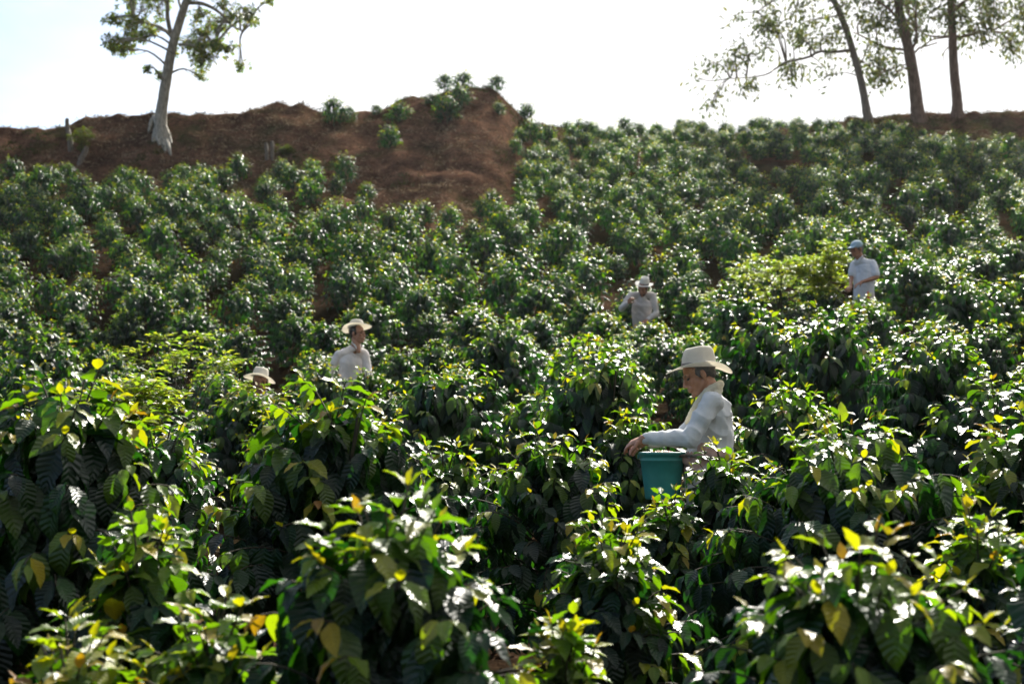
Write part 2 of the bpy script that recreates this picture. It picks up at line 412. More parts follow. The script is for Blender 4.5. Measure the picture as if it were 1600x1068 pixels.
GREENS = np.array([(0.005, 0.021, 0.010), (0.008, 0.032, 0.010), (0.005, 0.017, 0.011), (0.014, 0.048, 0.008)])
YELL = np.array([(0.17, 0.18, 0.010), (0.25, 0.19, 0.010), (0.09, 0.14, 0.009)])
BRONZE = np.array([(0.20, 0.09, 0.015), (0.19, 0.12, 0.015)])
def coffee_bush(H, Rr, seed, nlat=60, step=0.055, leafL=0.15, nl=6, nw=2, young=0.5, tubes=6, droop=1.0, yl=1.0, rag=0.1):
    """dome of arching side branches carrying paired hanging leaves. returns Acc leaves, Acc wood"""
    global rng
    rng = np.random.default_rng(seed)
    A, B = Acc(), Acc()
    lean = rng.normal(0, 0.04, 2)
    nst = 1 if Rr < 0.5 else 2
    stems = []
    for s_ in range(nst):
        off = rng.normal(0, 0.05 * (nst > 1), 2); l2 = lean + rng.normal(0, 0.07 * (nst > 1), 2)
        hh = H * (0.9 if s_ == 0 else rng.uniform(0.75, 0.88))
        z = np.linspace(0, 1, 7)
        pts = np.stack([off[0] * z + l2[0] * z * hh, off[1] * z + l2[1] * z * hh, z * hh - 0.05], 1)
        pts[:, :2] += rng.normal(0, 0.008, (7, 2))
        add_tube(B, pts, np.linspace(0.022, 0.006, 7) * (H / 1.5) ** 0.5, tubes)
        stems.append(pts)
    PN, DD, NN, LL, WW, CC, BE = [], [], [], [], [], [], []
    az0 = rng.uniform(0, 6.28)
    lob = rng.uniform(0, 6.28, 3)
    for k in range(nlat):
        zf = 0.10 + 0.88 * ((k + 0.5) / nlat) ** 0.9        # height of the branch tip as a share of H
        az = az0 + k * 2.399 + rng.normal(0, 0.2)
        prof = max(0.0, 1 - ((zf - 0.42) / 0.59) ** 2) ** 0.72 if zf > 0.42 else 0.86 + 0.14 * zf / 0.42
        rr = Rr * prof * (1 + rag * math.sin(2 * az + lob[0] + 3 * zf) + rag * 0.7 * math.sin(3 * az + lob[1] - 5 * zf)) * rng.uniform(0.9, 1.06)
        rr = max(rr, 0.10 * Rr)
        zf0 = zf; tip_ = np.array([rr * math.cos(az) + lean[0] * H * zf, rr * math.sin(az) + lean[1] * H * zf, H * zf * rng.uniform(0.95, 1.02)])
        st = stems[k % nst]
        oz = min(0.98, max(0.06, zf - 0.02 - 0.10 * (zf > 0.6) + 0.08 * (zf < 0.4)))
        zz = oz * (len(st) - 1); i = min(int(zz), len(st) - 2)
        o = st[i] + (st[i + 1] - st[i]) * (zz - i)
        span = np.linalg.norm(tip_ - o)
        ctl = o + (tip_ - o) * 0.55 + np.array([0, 0, (0.30 + rng.normal(0, .05)) * span]) * (0.55 if zf > 0.85 else 1)
        Ln = span * 1.12
        ns = max(3, int(Ln / step))
        tt = (np.arange(ns + 1) / ns)[:, None]
        pts = (1 - tt) ** 2 * o + 2 * tt * (1 - tt) * ctl + tt ** 2 * tip_
        dirs = unit(np.diff(pts, axis=0))
        tt = tt[1:, 0]
        q = max(1, ns // 6)
        add_tube(B, pts[::q], np.linspace(0.006, 0.0025, len(pts[::q])), max(3, tubes - 2))
        inner = 0.1 if zf > 0.75 else 0.38
        has_young = rng.random() < young * (0.06 + 1.15 * zf ** 2)
        bronze = rng.random() < 0.07
        roll0 = rng.normal(0, 0.25)
        for j in range(ns):
            if tt[j] < inner: continue
            d = dirs[j]; p = pts[j + 1]
            side = np.cross(d, (0, 0, 1)); side /= max(np.linalg.norm(side), 1e-6)
            upv = np.cross(side, d)
            tip = (ns - 1 - j)
            tf = min(1.0, 0.42 + 0.2 * tip)
            for sg in (-1, 1):
                if rng.random() < 0.05: continue
                ro = roll0 + rng.normal(0, 0.3)
                sd = side * math.cos(ro) + upv * math.sin(ro)
                drp = max(0.15, (0.75 + 0.9 * (1 - zf) + rng.normal(0, 0.28))) * droop * (0.45 if tip < 2 else 1.0)
                ld = sg * sd * 0.72 + d * (0.6 if tip > 0 else 1.2) + np.array([0, 0, -drp]) + rng.normal(0, 0.16, 3)
                nn = np.array([0, 0, 1.0]) + 0.7 * d * drp + sd * sg * 0.5 * drp + rng.normal(0, 0.22, 3)
                PN.append(p + sd * sg * 0.01); DD.append(ld); NN.append(nn)
                Lf = leafL * tf * rng.uniform(0.78, 1.2) * (0.9 if has_young and tip < 2 else 1)
                LL.append(Lf); WW.append(Lf * rng.uniform(0.22, 0.285))
                BE.append(rng.uniform(0.5, 1.5) * (0.6 if tip < 2 else 1))
                if has_young and tip < 2:
                    c = (BRONZE[rng.integers(2)] if (bronze and tip == 0) else YELL[rng.choice(3, p=(.3, .15, .55))] * yl)
                elif has_young and tip < 3:
                    c = YELL[2] * 0.42 * yl + GREENS[3] * 0.5
                else:
                    c = GREENS[rng.integers(4)] * rng.uniform(0.75, 1.25)
                CC.append(np.array(c) * rng.uniform(0.85, 1.15))
        if rng.random() < (0.4 if zf > 0.8 else 0.12):      # bud pair standing at the very tip
            e = dirs[-1] + np.array([0, 0, 0.9])
            PN.append(pts[-1]); DD.append(e); NN.append(np.cross(np.cross(e, (0, 0, 1)), e) + rng.normal(0, .2, 3)); LL.append(leafL * 0.28); WW.append(leafL * 0.075); BE.append(0.3)
            CC.append(BRONZE[rng.integers(2)] if rng.random() < 0.2 else YELL[1] * yl)
    leaves(A, np.array(PN), np.array(DD), np.array(NN), np.array(LL), np.array(WW), np.array(CC), np.array(BE), nl, nw,
           wav=0.16 if nl > 4 else 0.0)
    rng = np.random.default_rng(seed + 999)
    return A, B

FG = 'coffee bushes filling the hillside'
placed = []        # (x, y, radius)
bush_count = 0
def near_bush(u, row, d, width_px, label, seed, H=None, **kw):
    """one of the large bushes close by, its crown top seen at (u, row), standing on the ground at distance d"""
    global bush_count
    a, b = ray(u, row)
    x = a * d; g = ground(x, d)
    top = CAMZ + b * d
    H_ = (top - g) * (1.05 if d < 12 else 1.0)
    Rr = width_px / FPX * d / 2
    o = empty('coffee_bush', (x, d, g), 0, label, 'coffee bush', FG)
    A, B = coffee_bush(H_ * 0.97, Rr, seed, **kw)
    link('foliage', A.mesh('coffee_foliage'), M_leaf, o)
    link('branches', B.mesh('coffee_branches'), M_twig, o)
    placed.append((x, d, Rr)); bush_count += 1
    return o
near = [
 (640, 752, 3.9, 470, 'large coffee bush at the bottom centre with broad hanging leaves and yellow tips'),
 (1345, 800, 3.9, 500, 'large coffee bush at the bottom right below the bucket, shiny drooping leaves'),
 (85, 572, 5.4, 430, 'tall dark coffee bush rising highest at the left edge'),
 (500, 592, 6.5, 360, 'wide coffee bush just in front of the stooping half hidden picker'),
 (1315, 652, 6.3, 460, 'wide coffee bush right in front of the legs of the man with the bucket'),
 (862, 662, 7.6, 260, 'coffee bush close to the left of the green bucket, reaching down to its foot'),
 (925, 542, 10.6, 220, 'yellow tipped coffee bush that the man with the bucket is picking from'),
 (685, 566, 11.0, 210, 'rounded coffee bush below and right of the young man looking sideways'),
 (1435, 518, 11.4, 250, 'tall dark coffee bush on the slope below the man in the cap'),
 (1580, 630, 6.6, 260, 'coffee bush cut by the right edge of the photo, level with the bucket'),
 (1232, 592, 10.2, 200, 'yellow tipped coffee bush just behind the back of the man with the bucket'),
 (345, 925, 4.1, 260, 'low coffee bush with bright yellow green leaves at the lower left'),
 (975, 800, 5.6, 220, 'shaded coffee bush directly under the green bucket'),
 (90, 960, 3.9, 280, 'low dark coffee bush in the bottom left corner'),
 (1700, 745, 4.2, 260, 'coffee bush whose leaf tips poke in at the right edge beside the front bush'),
 (215, 790, 4.9, 230, 'coffee bush with arching leafy shoots below the tall left bush'),
 (890, 950, 4.4, 170, 'dark coffee bush with pale hanging leaves between the two front bushes'),
 (250, 640, 7.6, 230, 'coffee bush tucked behind the tall left bush with yellow shoots'),
 (700, 680, 8.2, 230, 'coffee bush between the wide centre left bush and the bucket side bush'),
 (990, 640, 9.8, 140, 'small coffee bush beyond the hands of the man with the bucket'),
 (1130, 650, 10.6, 150, 'coffee bush hidden behind the chest of the man with the bucket'),
 (1530, 790, 5.2, 200, 'coffee bush behind the bottom right bush, at its right shoulder'),
 (1150, 690, 7.7, 170, 'coffee bush against the hip of the man with the bucket'),
 (1056, 758, 7.4, 150, 'small coffee bush hiding the foot of the green bucket'),
 (392, 590, 13.7, 180, 'coffee bush right before the chin of the stooping picker'),
 (455, 593, 13.6, 130, 'coffee bush at the left shoulder of the stooping picker'),
 (945, 480, 23.2, 100, 'yellow tipped coffee bush the picker in the dark banded hat reaches into'),
 (1020, 497, 23.6, 90, 'low coffee bush at the waist of the picker in the dark banded hat'),
 (575, 566, 18.4, 100, 'coffee bush at the waist of the young man looking aside'),
 (502, 556, 18.9, 90, 'coffee bush at the left elbow of the young man looking aside'),
 (1350, 454, 20.8, 110, 'coffee bush at the belt of the man in the cap'),
]
for i, (u, r_, d, wpx, lab) in enumerate(near):
    Rr = wpx / FPX * d / 2
    near_bush(u, r_, d, wpx, lab, 100 + i, nlat=int(52 + 80 * min(Rr, 0.8)), nl=8 if d < 7 else 6, nw=4 if d < 7 else 2,
              leafL=0.19 if d < 7 else 0.16, young=0.85, step=0.06, droop=1.5)

# ------------------------------------------------------------------ pickers: where they stand and what must stay in view
PEOPLE = dict(bucket=dict(u=1096, d=8.9, box=(1000, 1146, 700)),
              hidden=dict(u=403, d=15.0, box=(376, 432, 602)),
              young=dict(u=548, d=20.0, box=(512, 575, 566)),
              band=dict(u=1003, d=25.0, box=(968, 1028, 500)),
              cap=dict(u=1350, d=22.0, box=(1322, 1376, 452)))
for p in PEOPLE.values():
    p['x'] = ray(p['u'], 534)[0] * p['d']; p['z'] = ground(p['x'], p['d'])

# bare ground, in photograph columns: rows above which no bush stands
BARE_U = [-400, 0, 100, 250, 380, 450, 470, 560, 590, 700, 770, 785, 800, 850, 1300, 1345, 1400, 1480, 1500, 1600, 2000]
BARE_R = [272, 272, 290, 285, 275, 270, 278, 285, 340, 345, 330, 300, 222, 210, 205, 200, 208, 228, 232, 242, 250]
PATCHES = [(520, 345, 100, 16), (690, 300, 40, 30), (640, 320, 50, 20), (130, 300, 40, 8), (800, 305, 22, 14), (1195, 265, 70, 12), (95, 452, 45, 16), (420, 330, 40, 8), (1215, 275, 40, 10), (545, 330, 45, 16), (600, 345, 40, 12), (880, 350, 18, 7), (350, 322, 22, 6)]
var_mid = []
for i in range(9):
    A, B = coffee_bush(1.35, 0.55, 300 + i, nlat=70, step=0.062, leafL=0.135, nl=4, nw=2, young=0.85, tubes=5)
    var_mid.append((A.mesh('coffee_foliage_mid'), B.mesh('coffee_branches_mid')))
var_sm = []
far_arr = []
for i in range(8):
    A, B = coffee_bush(1.0, 0.5, 400 + i, nlat=54, step=0.1, leafL=0.17, nl=2, nw=2, young=0.6, tubes=4, yl=1.0)
    # one mesh: too small in the picture to show its parts
    A.V += B.V; A.C += [c * 0 + 0.06 for c in B.C]; A.U += B.U
    A.Q += [q + A.n for q in B.Q]
    var_sm.append(A.mesh('small_coffee_bush')); far_arr.append(A.arrays())
def zone_label(u, d, row):
    if d < 16: band = 'level with the stooping picker' if u < 760 else 'uphill of the bucket man'
    elif d < 20: band = 'downhill of the young man' if u < 760 else 'downhill of the capped man'
    elif d < 23.5: band = 'level with the young man' if u < 760 else 'level with the capped man'
    elif d < 27.5: band = 'uphill of the young man' if u < 760 else 'level with the dark hatband'
    else: band = 'on the upper slope'
    c = [(170, 'left of the leafy tree'), (330, 'below the leafy tree'), (480, 'below the split stump'), (620, 'below the ridge bush'),
         (760, 'below the knoll'), (900, 'right of the knoll'), (1050, 'left of the bucket man'), (1180, 'above the bucket man'),
         (1320, 'left of the capped man'), (1450, 'below the slim gum tree'), (9999, 'below the rightmost gum tree')]
    return 'coffee bush ' + band + ', ' + next(t for q, t in c if u < q)
cands = []
rg = np.random.default_rng(77)
d = 8.6
rowk = 0
while d < 57:
    size = float(np.interp(d, [8, 14, 22, 30, 40, 56], [1.3, 1.25, 1.1, 0.93, 0.77, 0.62]))   # crown width
    pitch_ = size * (1.24 if d < 34 else 1.2)
    half = 0.36 * d + 7.5
    x = -half + rg.uniform(0, 1) * pitch_
    while x < half:
        px = x + rg.normal(0, 0.24) * size; py = d + rg.normal(0, 0.26) * size
        s = size * rg.uniform(0.7, 1.28)
        cands.append((px, py, s)); x += pitch_
    d += pitch_ * (1.0 if d < 20 else 1.02); rowk += 1
extra = [(x_, y_, s_) for x_, y_, s_ in []]
keep = []
for (x, y, s) in cands:
    z = ground(x, y)
    u, row = proj(x, y, z)
    if y > 24 and row < np.interp(u, BARE_U, BARE_R): continue
    if y > 47 and u < 780: continue
    cd = np.interp(u, CR_U, CR_D)
    if y > cd + 1.2: continue
    if any(((u - a) / c) ** 2 + ((row - b) / e) ** 2 < 1 for a, b, c, e in PATCHES): continue
    if rg.random() < 0.05: continue
    if any((x - a) ** 2 + (y - b) ** 2 < (0.6 * c + 0.36 * s) ** 2 for a, b, c in placed): continue
    H = s * (1.22 if y < 20 else 1.05) * rg.uniform(.88, 1.12)
    if y < 13: H = min(H, 1.38)
    ok = True
    for p in PEOPLE.values():
        if math.hypot(x - p['x'], y - p['d']) < 0.30 + 0.42 * s: ok = False
        if y < p['d'] + 0.1:
            u0, u1, rb = p['box']; hw = 0.58 * s / y * FPX
            if u + hw > u0 and u - hw < u1:
                tr = proj(x, y, z + H * 1.04)[1]
                if tr < rb:
                    Hn = z + (CAMZ + ray(u, rb + 3)[1] * y - z) / 1.04 - z
                    if Hn < 0.3 * H: ok = False
                    else: s *= max(Hn / H, 0.5); H = Hn
    if ok: keep.append((x, y, z, s, H, u, row))
keep.sort(key=lambda t: t[1] + (1000 if abs(t[5] - 800) > 850 + 0.6 * t[3] / t[1] * FPX else 0))
# the bushes that stand by themselves on the knoll and along its ridge: foot (u, row), width px, height px, label
KNOLL = [(522, 196, 46, 46, 'full coffee bush standing alone on the ridge at the left foot of the knoll'),
 (545, 194, 26, 30, 'smaller coffee bush touching the ridge bush on its right'),
 (588, 181, 18, 19, 'tiny round coffee bush on the skyline just left of the knoll'),
 (622, 195, 40, 34, 'coffee bush on the left flank of the knoll just under its edge'),
 (607, 235, 40, 40, 'dark coffee bush alone on the bare earth halfway down the knoll'),
 (699, 196, 42, 46, 'green coffee bush in the middle of the knoll top'),
 (722, 168, 38, 34, 'coffee bush stacked above the knoll middle bush'),
 (694, 145, 30, 32, 'light green coffee bush left of the pair on the knoll summit'),
 (722, 143, 38, 32, 'dark coffee bush right of the pair on the knoll summit'),
 (676, 167, 34, 20, 'low coffee bush flattened against the upper left of the knoll'),
 (780, 182, 24, 22, 'small coffee bush on the right shoulder of the knoll'),
 (823, 192, 30, 34, 'coffee bush at the skyline where the knoll meets the planted slope'),
 (775, 146, 30, 30, 'thin open coffee bush leaning out of the right end of the knoll summit')]
def single(x, y, z, s, H, mesh, rz, label, name='coffee_bush', base=(1.0, 1.0)):
    o = link(name, mesh, M_leaf_far)
    o.location = (x, y, z - 0.03); o.rotation_euler = (0, 0, rz)
    o.scale = (s / base[0], s / base[0], H / base[1])
    tag(o, label, 'coffee bush', FG)
    return o
for i, (u, row, wp, hp, lab) in enumerate(KNOLL):
    h = hit(u, row)
    if h is None or h.y > 52:
        dd = float(np.interp(u, CR_U, CR_D)) - 0.2
        h = Vector((ray(u, row)[0] * dd, dd, ground(ray(u, row)[0] * dd, dd)))
    k = h.y / FPX
    single(h.x, h.y, h.z, wp * k * 1.15, hp * k * 1.15, var_sm[i % 8], i * 1.7, lab)
    bush_count += 1
BUDGET = 298 - bush_count
templates = [None] * 9
ORD = 'first second third fourth fifth sixth seventh eighth ninth tenth eleventh twelfth thirteenth fourteenth fifteenth sixteenth seventeenth eighteenth nineteenth twentieth'.split()
zones = {}
for i, (x, y, z, s, H, u, row) in enumerate(keep[:BUDGET]):
    zones.setdefault(zone_label(u, y, row), []).append((u, i))
LAB = {}
for zl, mem in zones.items():
    for k, (u, i) in enumerate(sorted(mem)):
        LAB[i] = zl + (', %s from left' % ORD[min(k, 19)] if len(mem) > 1 else '')
stuffV, stuffQ, stuffC, stuffU, sn = [], [], [], [], 0
for i, (x, y, z, s, H, u, row) in enumerate(keep):
    rz = rg.uniform(0, 6.28)
    if i < BUDGET:
        lab = LAB[i]
        if y < 27:
            k = i % 9
            if templates[k] is None:
                o = empty('coffee_bush', (0, 0, 0), 0, lab, 'coffee bush', FG)
                link('foliage', var_mid[k][0], M_leaf, o); link('branches', var_mid[k][1], M_twig, o)
                templates[k] = o
            else:
                src = templates[k]; o = src.copy(); col.objects.link(o)
                for ch in src.children:
                    c = ch.copy(); col.objects.link(c); c.parent = o
                o['label'] = lab
            o.location = (x, y, z - 0.03); o.rotation_euler = (rg.normal(0, .06), rg.normal(0, .06), rz)
            o.scale = (s / 1.15, s / 1.15, H / 1.35)
        else:
            single(x, y, z, s, H, var_sm[i % 8], rz, lab)
    else:
        V, Q, C, U = far_arr[int(rg.integers(8))]
        c_, s_ = math.cos(rz), math.sin(rz)
        Vx = V * np.array([s, s, H])
        T = np.stack([Vx[:, 0] * c_ - Vx[:, 1] * s_ + x, Vx[:, 0] * s_ + Vx[:, 1] * c_ + y, Vx[:, 2] + z - 0.03], 1)
        stuffV.append(T); stuffQ.append(Q + sn); stuffC.append(C * rg.uniform(0.75, 1.25)); stuffU.append(U); sn += len(V)
print('BUSHES', bush_count, len(keep), 'stuff', max(0, len(keep) - BUDGET), 'last single y', keep[min(BUDGET, len(keep) - 1)][1])
if stuffV:
    o = link('distant_coffee_bushes', np_mesh('distant_coffee_bushes', np.concatenate(stuffV), np.concatenate(stuffQ), np.concatenate(stuffC), np.concatenate(stuffU)), M_leaf_far)
    tag(o, 'mass of small dark green coffee bushes covering the upper hillside up to the crest', 'coffee bushes', kind='stuff')
#@@PART2
# ------------------------------------------------------------------ trees on the crest
def limb(acc, pts3, r0, r1, n=22, sides=9, power=1.0, rough=0.04):
    p = spline(pts3, n)
    t = np.linspace(0, 1, n) ** power
    add_tube(acc, p, r0 + (r1 - r0) * t, sides, rough=rough)
    return p
def tree(name, label, cat, u0, row0, depth, trunk_px, w0, w1, limbs, blobs, leaf, barkmat, seed, group=None, roots=(), above=None):
    """limbs and leaf clumps are given in photograph columns/rows at the tree's own distance, plus a depth offset in metres"""
    global rng
    rng = np.random.default_rng(seed)
    k = depth / FPX
    base = P(u0, row0, depth)
    def L3(u, row, dy=0.0):
        q = P(u, row, depth) - base
        return np.array([q.x, dy, q.z])
    o = empty(name, base, 0, label, cat, group)
    T, Br, Lf = Acc(), Acc(), Acc()
    tp = [L3(*a) for a in trunk_px]
    trunk = limb(T, tp, w0 * k / 2, w1 * k / 2, 34, 12, 0.8, 0.03)
    # root flare
    add_tube(T, spline([tp[0] + np.array([0, 0, -0.6]), tp[0], tp[0] + (tp[1] - tp[0]) * 0.3, tp[0] + (tp[1] - tp[0]) * 0.7], 9),
             w0 * k / 2 * np.array([1.4, 1.36, 1.3, 1.22, 1.14, 1.07, 1.02, .97, .9]), 12, rough=0.06)
    for rt in roots:
        pr = [np.array((trunk[2] if k_ == 0 else (hit(*a) or base) - base + Vector((0, -.02, .03)))[:]) for k_, a in enumerate(rt)]
        limb(T, pr, 0.15, 0.035, 14, 8)
    skel = [trunk[8:]]
    for lm in limbs:
        pts = [L3(*a) for a in lm[0]]
        q = limb(Br, pts, lm[1] * k / 2, lm[2] * k / 2, 18, 7)
        skel.append(q[4:])
    S = np.concatenate(skel)
    PN, DD, NN, LL, WW, CC, BE = [], [], [], [], [], [], []
    allb = list(blobs) + (above or [])
    for (u, row, ru, rv, n, *rest) in allb:
        dyo = rest[0] if rest else rng.normal(0, 0.9)
        c = L3(u, row, dyo)
        if leaf['kind'] == 'rosette': ru, rv, n = ru * 1.75, rv * 1.6, int(n * 2.6)
        rx, rz_ = ru * k, rv * k
        # feeder twig from the nearest limb that lies inward of the clump
        dist = np.linalg.norm(S - c, axis=1) + 0.5 * np.maximum(0, S[:, 2] - c[2])
        s0 = S[np.argmin(dist)]
        mid = (s0 + c) / 2 + np.array([0, 0, 0.12 * np.linalg.norm(c - s0)]) + rng.normal(0, 0.08, 3)
        tw = spline([s0, mid, c], 9)
        add_tube(Br, tw, np.linspace(0.045 if n > 6 else 0.025, 0.012, 9), 5)
        for _ in range(n):
            v = rng.normal(0, 1, 3); v /= max(np.linalg.norm(v), 1e-6); v *= rng.random() ** 0.4
            e = c + v * np.array([rx, min(rx, 0.8), rz_])
            st = tw[rng.integers(4, 9)]
            m = (st + e) / 2 + np.array([0, 0, 0.08]) * rng.normal(0.4, 1)
            tq = spline([st, m, e], 5)
            add_tube(Br, tq, np.linspace(0.012, 0.005, 5), 3)
            out = unit(e - st)
            if leaf['kind'] == 'rosette':
                nlv = int(rng.integers(*leaf['rn']))
                for j in range(nlv):
                    a = 2.399 * j; spread = rng.uniform(0.5, 1.2)
                    ax = unit(out + np.array([0, 0, 0.5]))
                    s1 = unit(np.cross(ax, (0.3, 0.9, 0.1))); s2 = np.cross(ax, s1)
                    dd = ax * (1.1 - spread * 0.8) + (s1 * math.cos(a) + s2 * math.sin(a)) * spread + np.array([0, 0, -0.25])
                    PN.append(e - out * rng.uniform(0, 0.18)); DD.append(dd); NN.append(ax + rng.normal(0, 0.25, 3))
                    l_ = leaf['L'] * rng.uniform(0.7, 1.2); LL.append(l_); WW.append(l_ * leaf['w']); BE.append(rng.uniform(0.2, 1.0))
                    CC.append(leaf['cols'][rng.integers(len(leaf['cols']))] * rng.uniform(0.7, 1.3))
            else:
                for j in range(int(rng.integers(*leaf['n']))):
                    q = e + rng.normal(0, 1, 3) * leaf['spread']
                    dd = np.array([rng.normal(0, 0.6), rng.normal(0, 0.6), -rng.uniform(0.1, 1.3)]) + out * 0.5
                    PN.append(q); DD.append(dd); NN.append(rng.normal(0, 1, 3))
                    l_ = leaf['L'] * rng.uniform(0.6, 1.2); LL.append(l_); WW.append(l_ * leaf['w']); BE.append(rng.uniform(0, 0.8))
                    CC.append(leaf['cols'][rng.integers(len(leaf['cols']))] * rng.uniform(0.7, 1.3))
    leaves(Lf, np.array(PN), np.array(DD), np.array(NN), np.array(LL), np.array(WW), np.array(CC), np.array(BE), 2, 2)
    link('trunk', T.mesh('tree_trunk'), barkmat, o)
    link('branches', Br.mesh('tree_branches'), barkmat, o)
    link('crown', Lf.mesh('tree_crown'), M_treeleaf if leaf['kind'] == 'rosette' else M_gumleaf, o)
    return o
def sky_blobs(u, row, ru, rv, n, count, seed):
    r_ = np.random.default_rng(seed); out = []
    for _ in range(count):
        a = r_.uniform(0, 6.28); q = math.sqrt(r_.random())
        out.append((u + ru * q * math.cos(a), row + rv * q * math.sin(a), 20, 16, n, r_.normal(0, 1.4)))
    return out
LEFT_LEAF = dict(kind='rosette', L=0.165, w=0.19, rn=(5, 9), cols=np.array([(0.07, 0.10, 0.025), (0.05, 0.075, 0.022), (0.10, 0.12, 0.025), (0.12, 0.10, 0.025)]))
LT_D = hit(254, 220).y + 0.1
tree('broadleaf_tree', 'grey trunked tree with bare roots over the bank and clusters of olive leaves', 'tree', 254, 214, LT_D,
     [(254, 214), (251, 192), (253, 172), (259, 130), (267, 85), (276, 50), (287, 15), (297, -15), (312, -70), (318, -140)], 22, 9,
     [([(271, 62, 0), (262, 50, 0.2), (245, 38, 0.3), (222, 30, 0.4), (205, 20, 0.3)], 8, 3),
      ([(267, 52, 0), (264, 30, -.2), (266, 5, -.4), (262, -35, -.7), (250, -80, -1)], 8, 4),
      ([(281, 70, 0), (300, 74, -.3), (320, 80, -.6), (345, 78, -.8)], 6, 2.5),
      ([(285, 30, 0), (280, 10, .3), (274, -5, .5), (268, -40, 1.0)], 6, 3),
      ([(291, 5, 0), (315, 2, .3), (338, 12, .6), (352, 28, .7), (372, 38, .8)], 7, 2.5),
      ([(300, -20, 0), (330, -40, .4), (360, -50, .8), (390, -35, 1.1)], 7, 3),
      ([(270, 100, 0), (278, 90, -.4), (284, 84, -.6)], 2, 1),
      ([(245, 38, .3), (228, 45, .7), (210, 50, .9), (190, 52, 1.0)], 4, 2)],
     [(168, 26, 14, 9, 9), (158, 58, 8, 8, 6), (182, 66, 16, 10, 12), (188, 84, 10, 10, 9), (203, 95, 7, 7, 6), (206, 52, 16, 12, 12),
      (222, 66, 12, 9, 8), (238, 54, 8, 7, 5), (214, 30, 20, 8, 10), (190, 10, 18, 12, 10), (232, 12, 18, 12, 10), (252, 2, 14, 10, 8),
      (300, 66, 16, 10, 11), (322, 58, 14, 10, 10), (340, 68, 12, 8, 8), (352, 74, 14, 8, 9), (364, 82, 8, 7, 5), (322, 84, 12, 8, 8), (318, 104, 12, 10, 9), (312, 118, 7, 8, 5),
      (330, 96, 10, 8, 6), (346, 92, 10, 6, 5), (300, 84, 12, 7, 6), (295, 60, 10, 10, 6), (340, 18, 20, 12, 12), (366, 30, 14, 10, 9), (378, 46, 10, 8, 7), (392, 40, 12, 8, 7),
      (398, 32, 8, 6, 4), (382, 8, 14, 8, 8), (312, 20, 16, 12, 9), (320, 38, 16, 8, 7), (245, 112, 6, 7, 5), (243, 124, 5, 5, 3), (262, 72, 5, 4, 2), (425, 2, 10, 4, 3), (350, 50, 12, 8, 6)],
     LEFT_LEAF, M_bark, 21, roots=[[(252, 196), (246, 205), (241, 217), (239, 226)], [(255, 208), (259, 222), (264, 234), (267, 246)], [(252, 206), (248, 218), (250, 230)], [(250, 190), (242, 192), (235, 201), (233, 209)], [(257, 206), (263, 216), (268, 229)], [(254, 212), (255, 226), (259, 240)]],
     above=sky_blobs(290, -75, 150, 75, 8, 60, 4))
EUC = dict(kind='loose', L=0.24, w=0.2, n=(9, 16), spread=0.22, cols=np.array([(0.07, 0.085, 0.036), (0.09, 0.10, 0.035), (0.055, 0.07, 0.036), (0.13, 0.115, 0.04)]))
G3 = 'tall trees on the right of the crest'
tree('gum_tree', 'slimmest tall crest tree, grey trunk leaning left with a long drooping side branch', 'tree', 1356, 186, 53.5,
     [(1356, 186), (1350, 150), (1343, 118), (1333, 82), (1324, 52), (1312, 20), (1303, 0), (1292, -40), (1285, -100)], 13, 8,
     [([(1330, 78, 0), (1308, 79, .2), (1284, 76, .4), (1268, 84, .5), (1240, 88, .7), (1218, 98, .9), (1205, 106, 1.0), (1175, 110, 1.1), (1148, 110, 1.2)], 5.5, 1.5),
      ([(1318, 30, 0), (1300, 12, -.4), (1280, 2, -.6), (1250, 0, -.8)], 4, 2),
      ([(1305, -5, 0), (1270, -20, .5), (1225, -15, .9), (1190, 5, 1.2)], 5, 2),
      ([(1340, 105, 0), (1347, 92, -.3), (1352, 70, -.5)], 3, 1.5)],
     [(1150, 15, 5, 8, 3), (1200, 16, 16, 14, 8), (1210, 38, 14, 12, 8), (1192, 50, 12, 14, 9), (1185, 66, 10, 8, 6), (1204, 66, 8, 8, 5), (1148, 86, 12, 10, 7), (1160, 98, 14, 8, 8), (1132, 100, 12, 5, 5),
      (1108, 98, 14, 6, 6), (1098, 108, 8, 5, 3), (1130, 112, 12, 6, 4), (1172, 130, 10, 8, 5), (1165, 146, 9, 7, 5), (1180, 135, 6, 6, 3), (1118, 150, 6, 7, 4), (1114, 164, 5, 6, 3), (1135, 128, 8, 6, 2), (1230, 112, 10, 8, 6), (1238, 122, 8, 6, 4),
      (1252, 88, 10, 8, 5), (1250, 66, 14, 10, 7), (1262, 44, 14, 12, 8), (1275, 22, 16, 12, 9), (1240, 20, 14, 12, 7), (1290, 60, 12, 12, 8), (1298, 44, 12, 12, 7), (1302, 76, 12, 7, 5), (1268, 100, 6, 8, 3), (1290, 128, 8, 7, 3), (1296, 96, 6, 6, 2), (1310, 62, 10, 8, 5), (1315, 12, 16, 10, 8), (1222, 48, 8, 14, 4)],
     EUC, M_bark_grey, 31, G3, above=sky_blobs(1270, -60, 90, 50, 7, 30, 5))
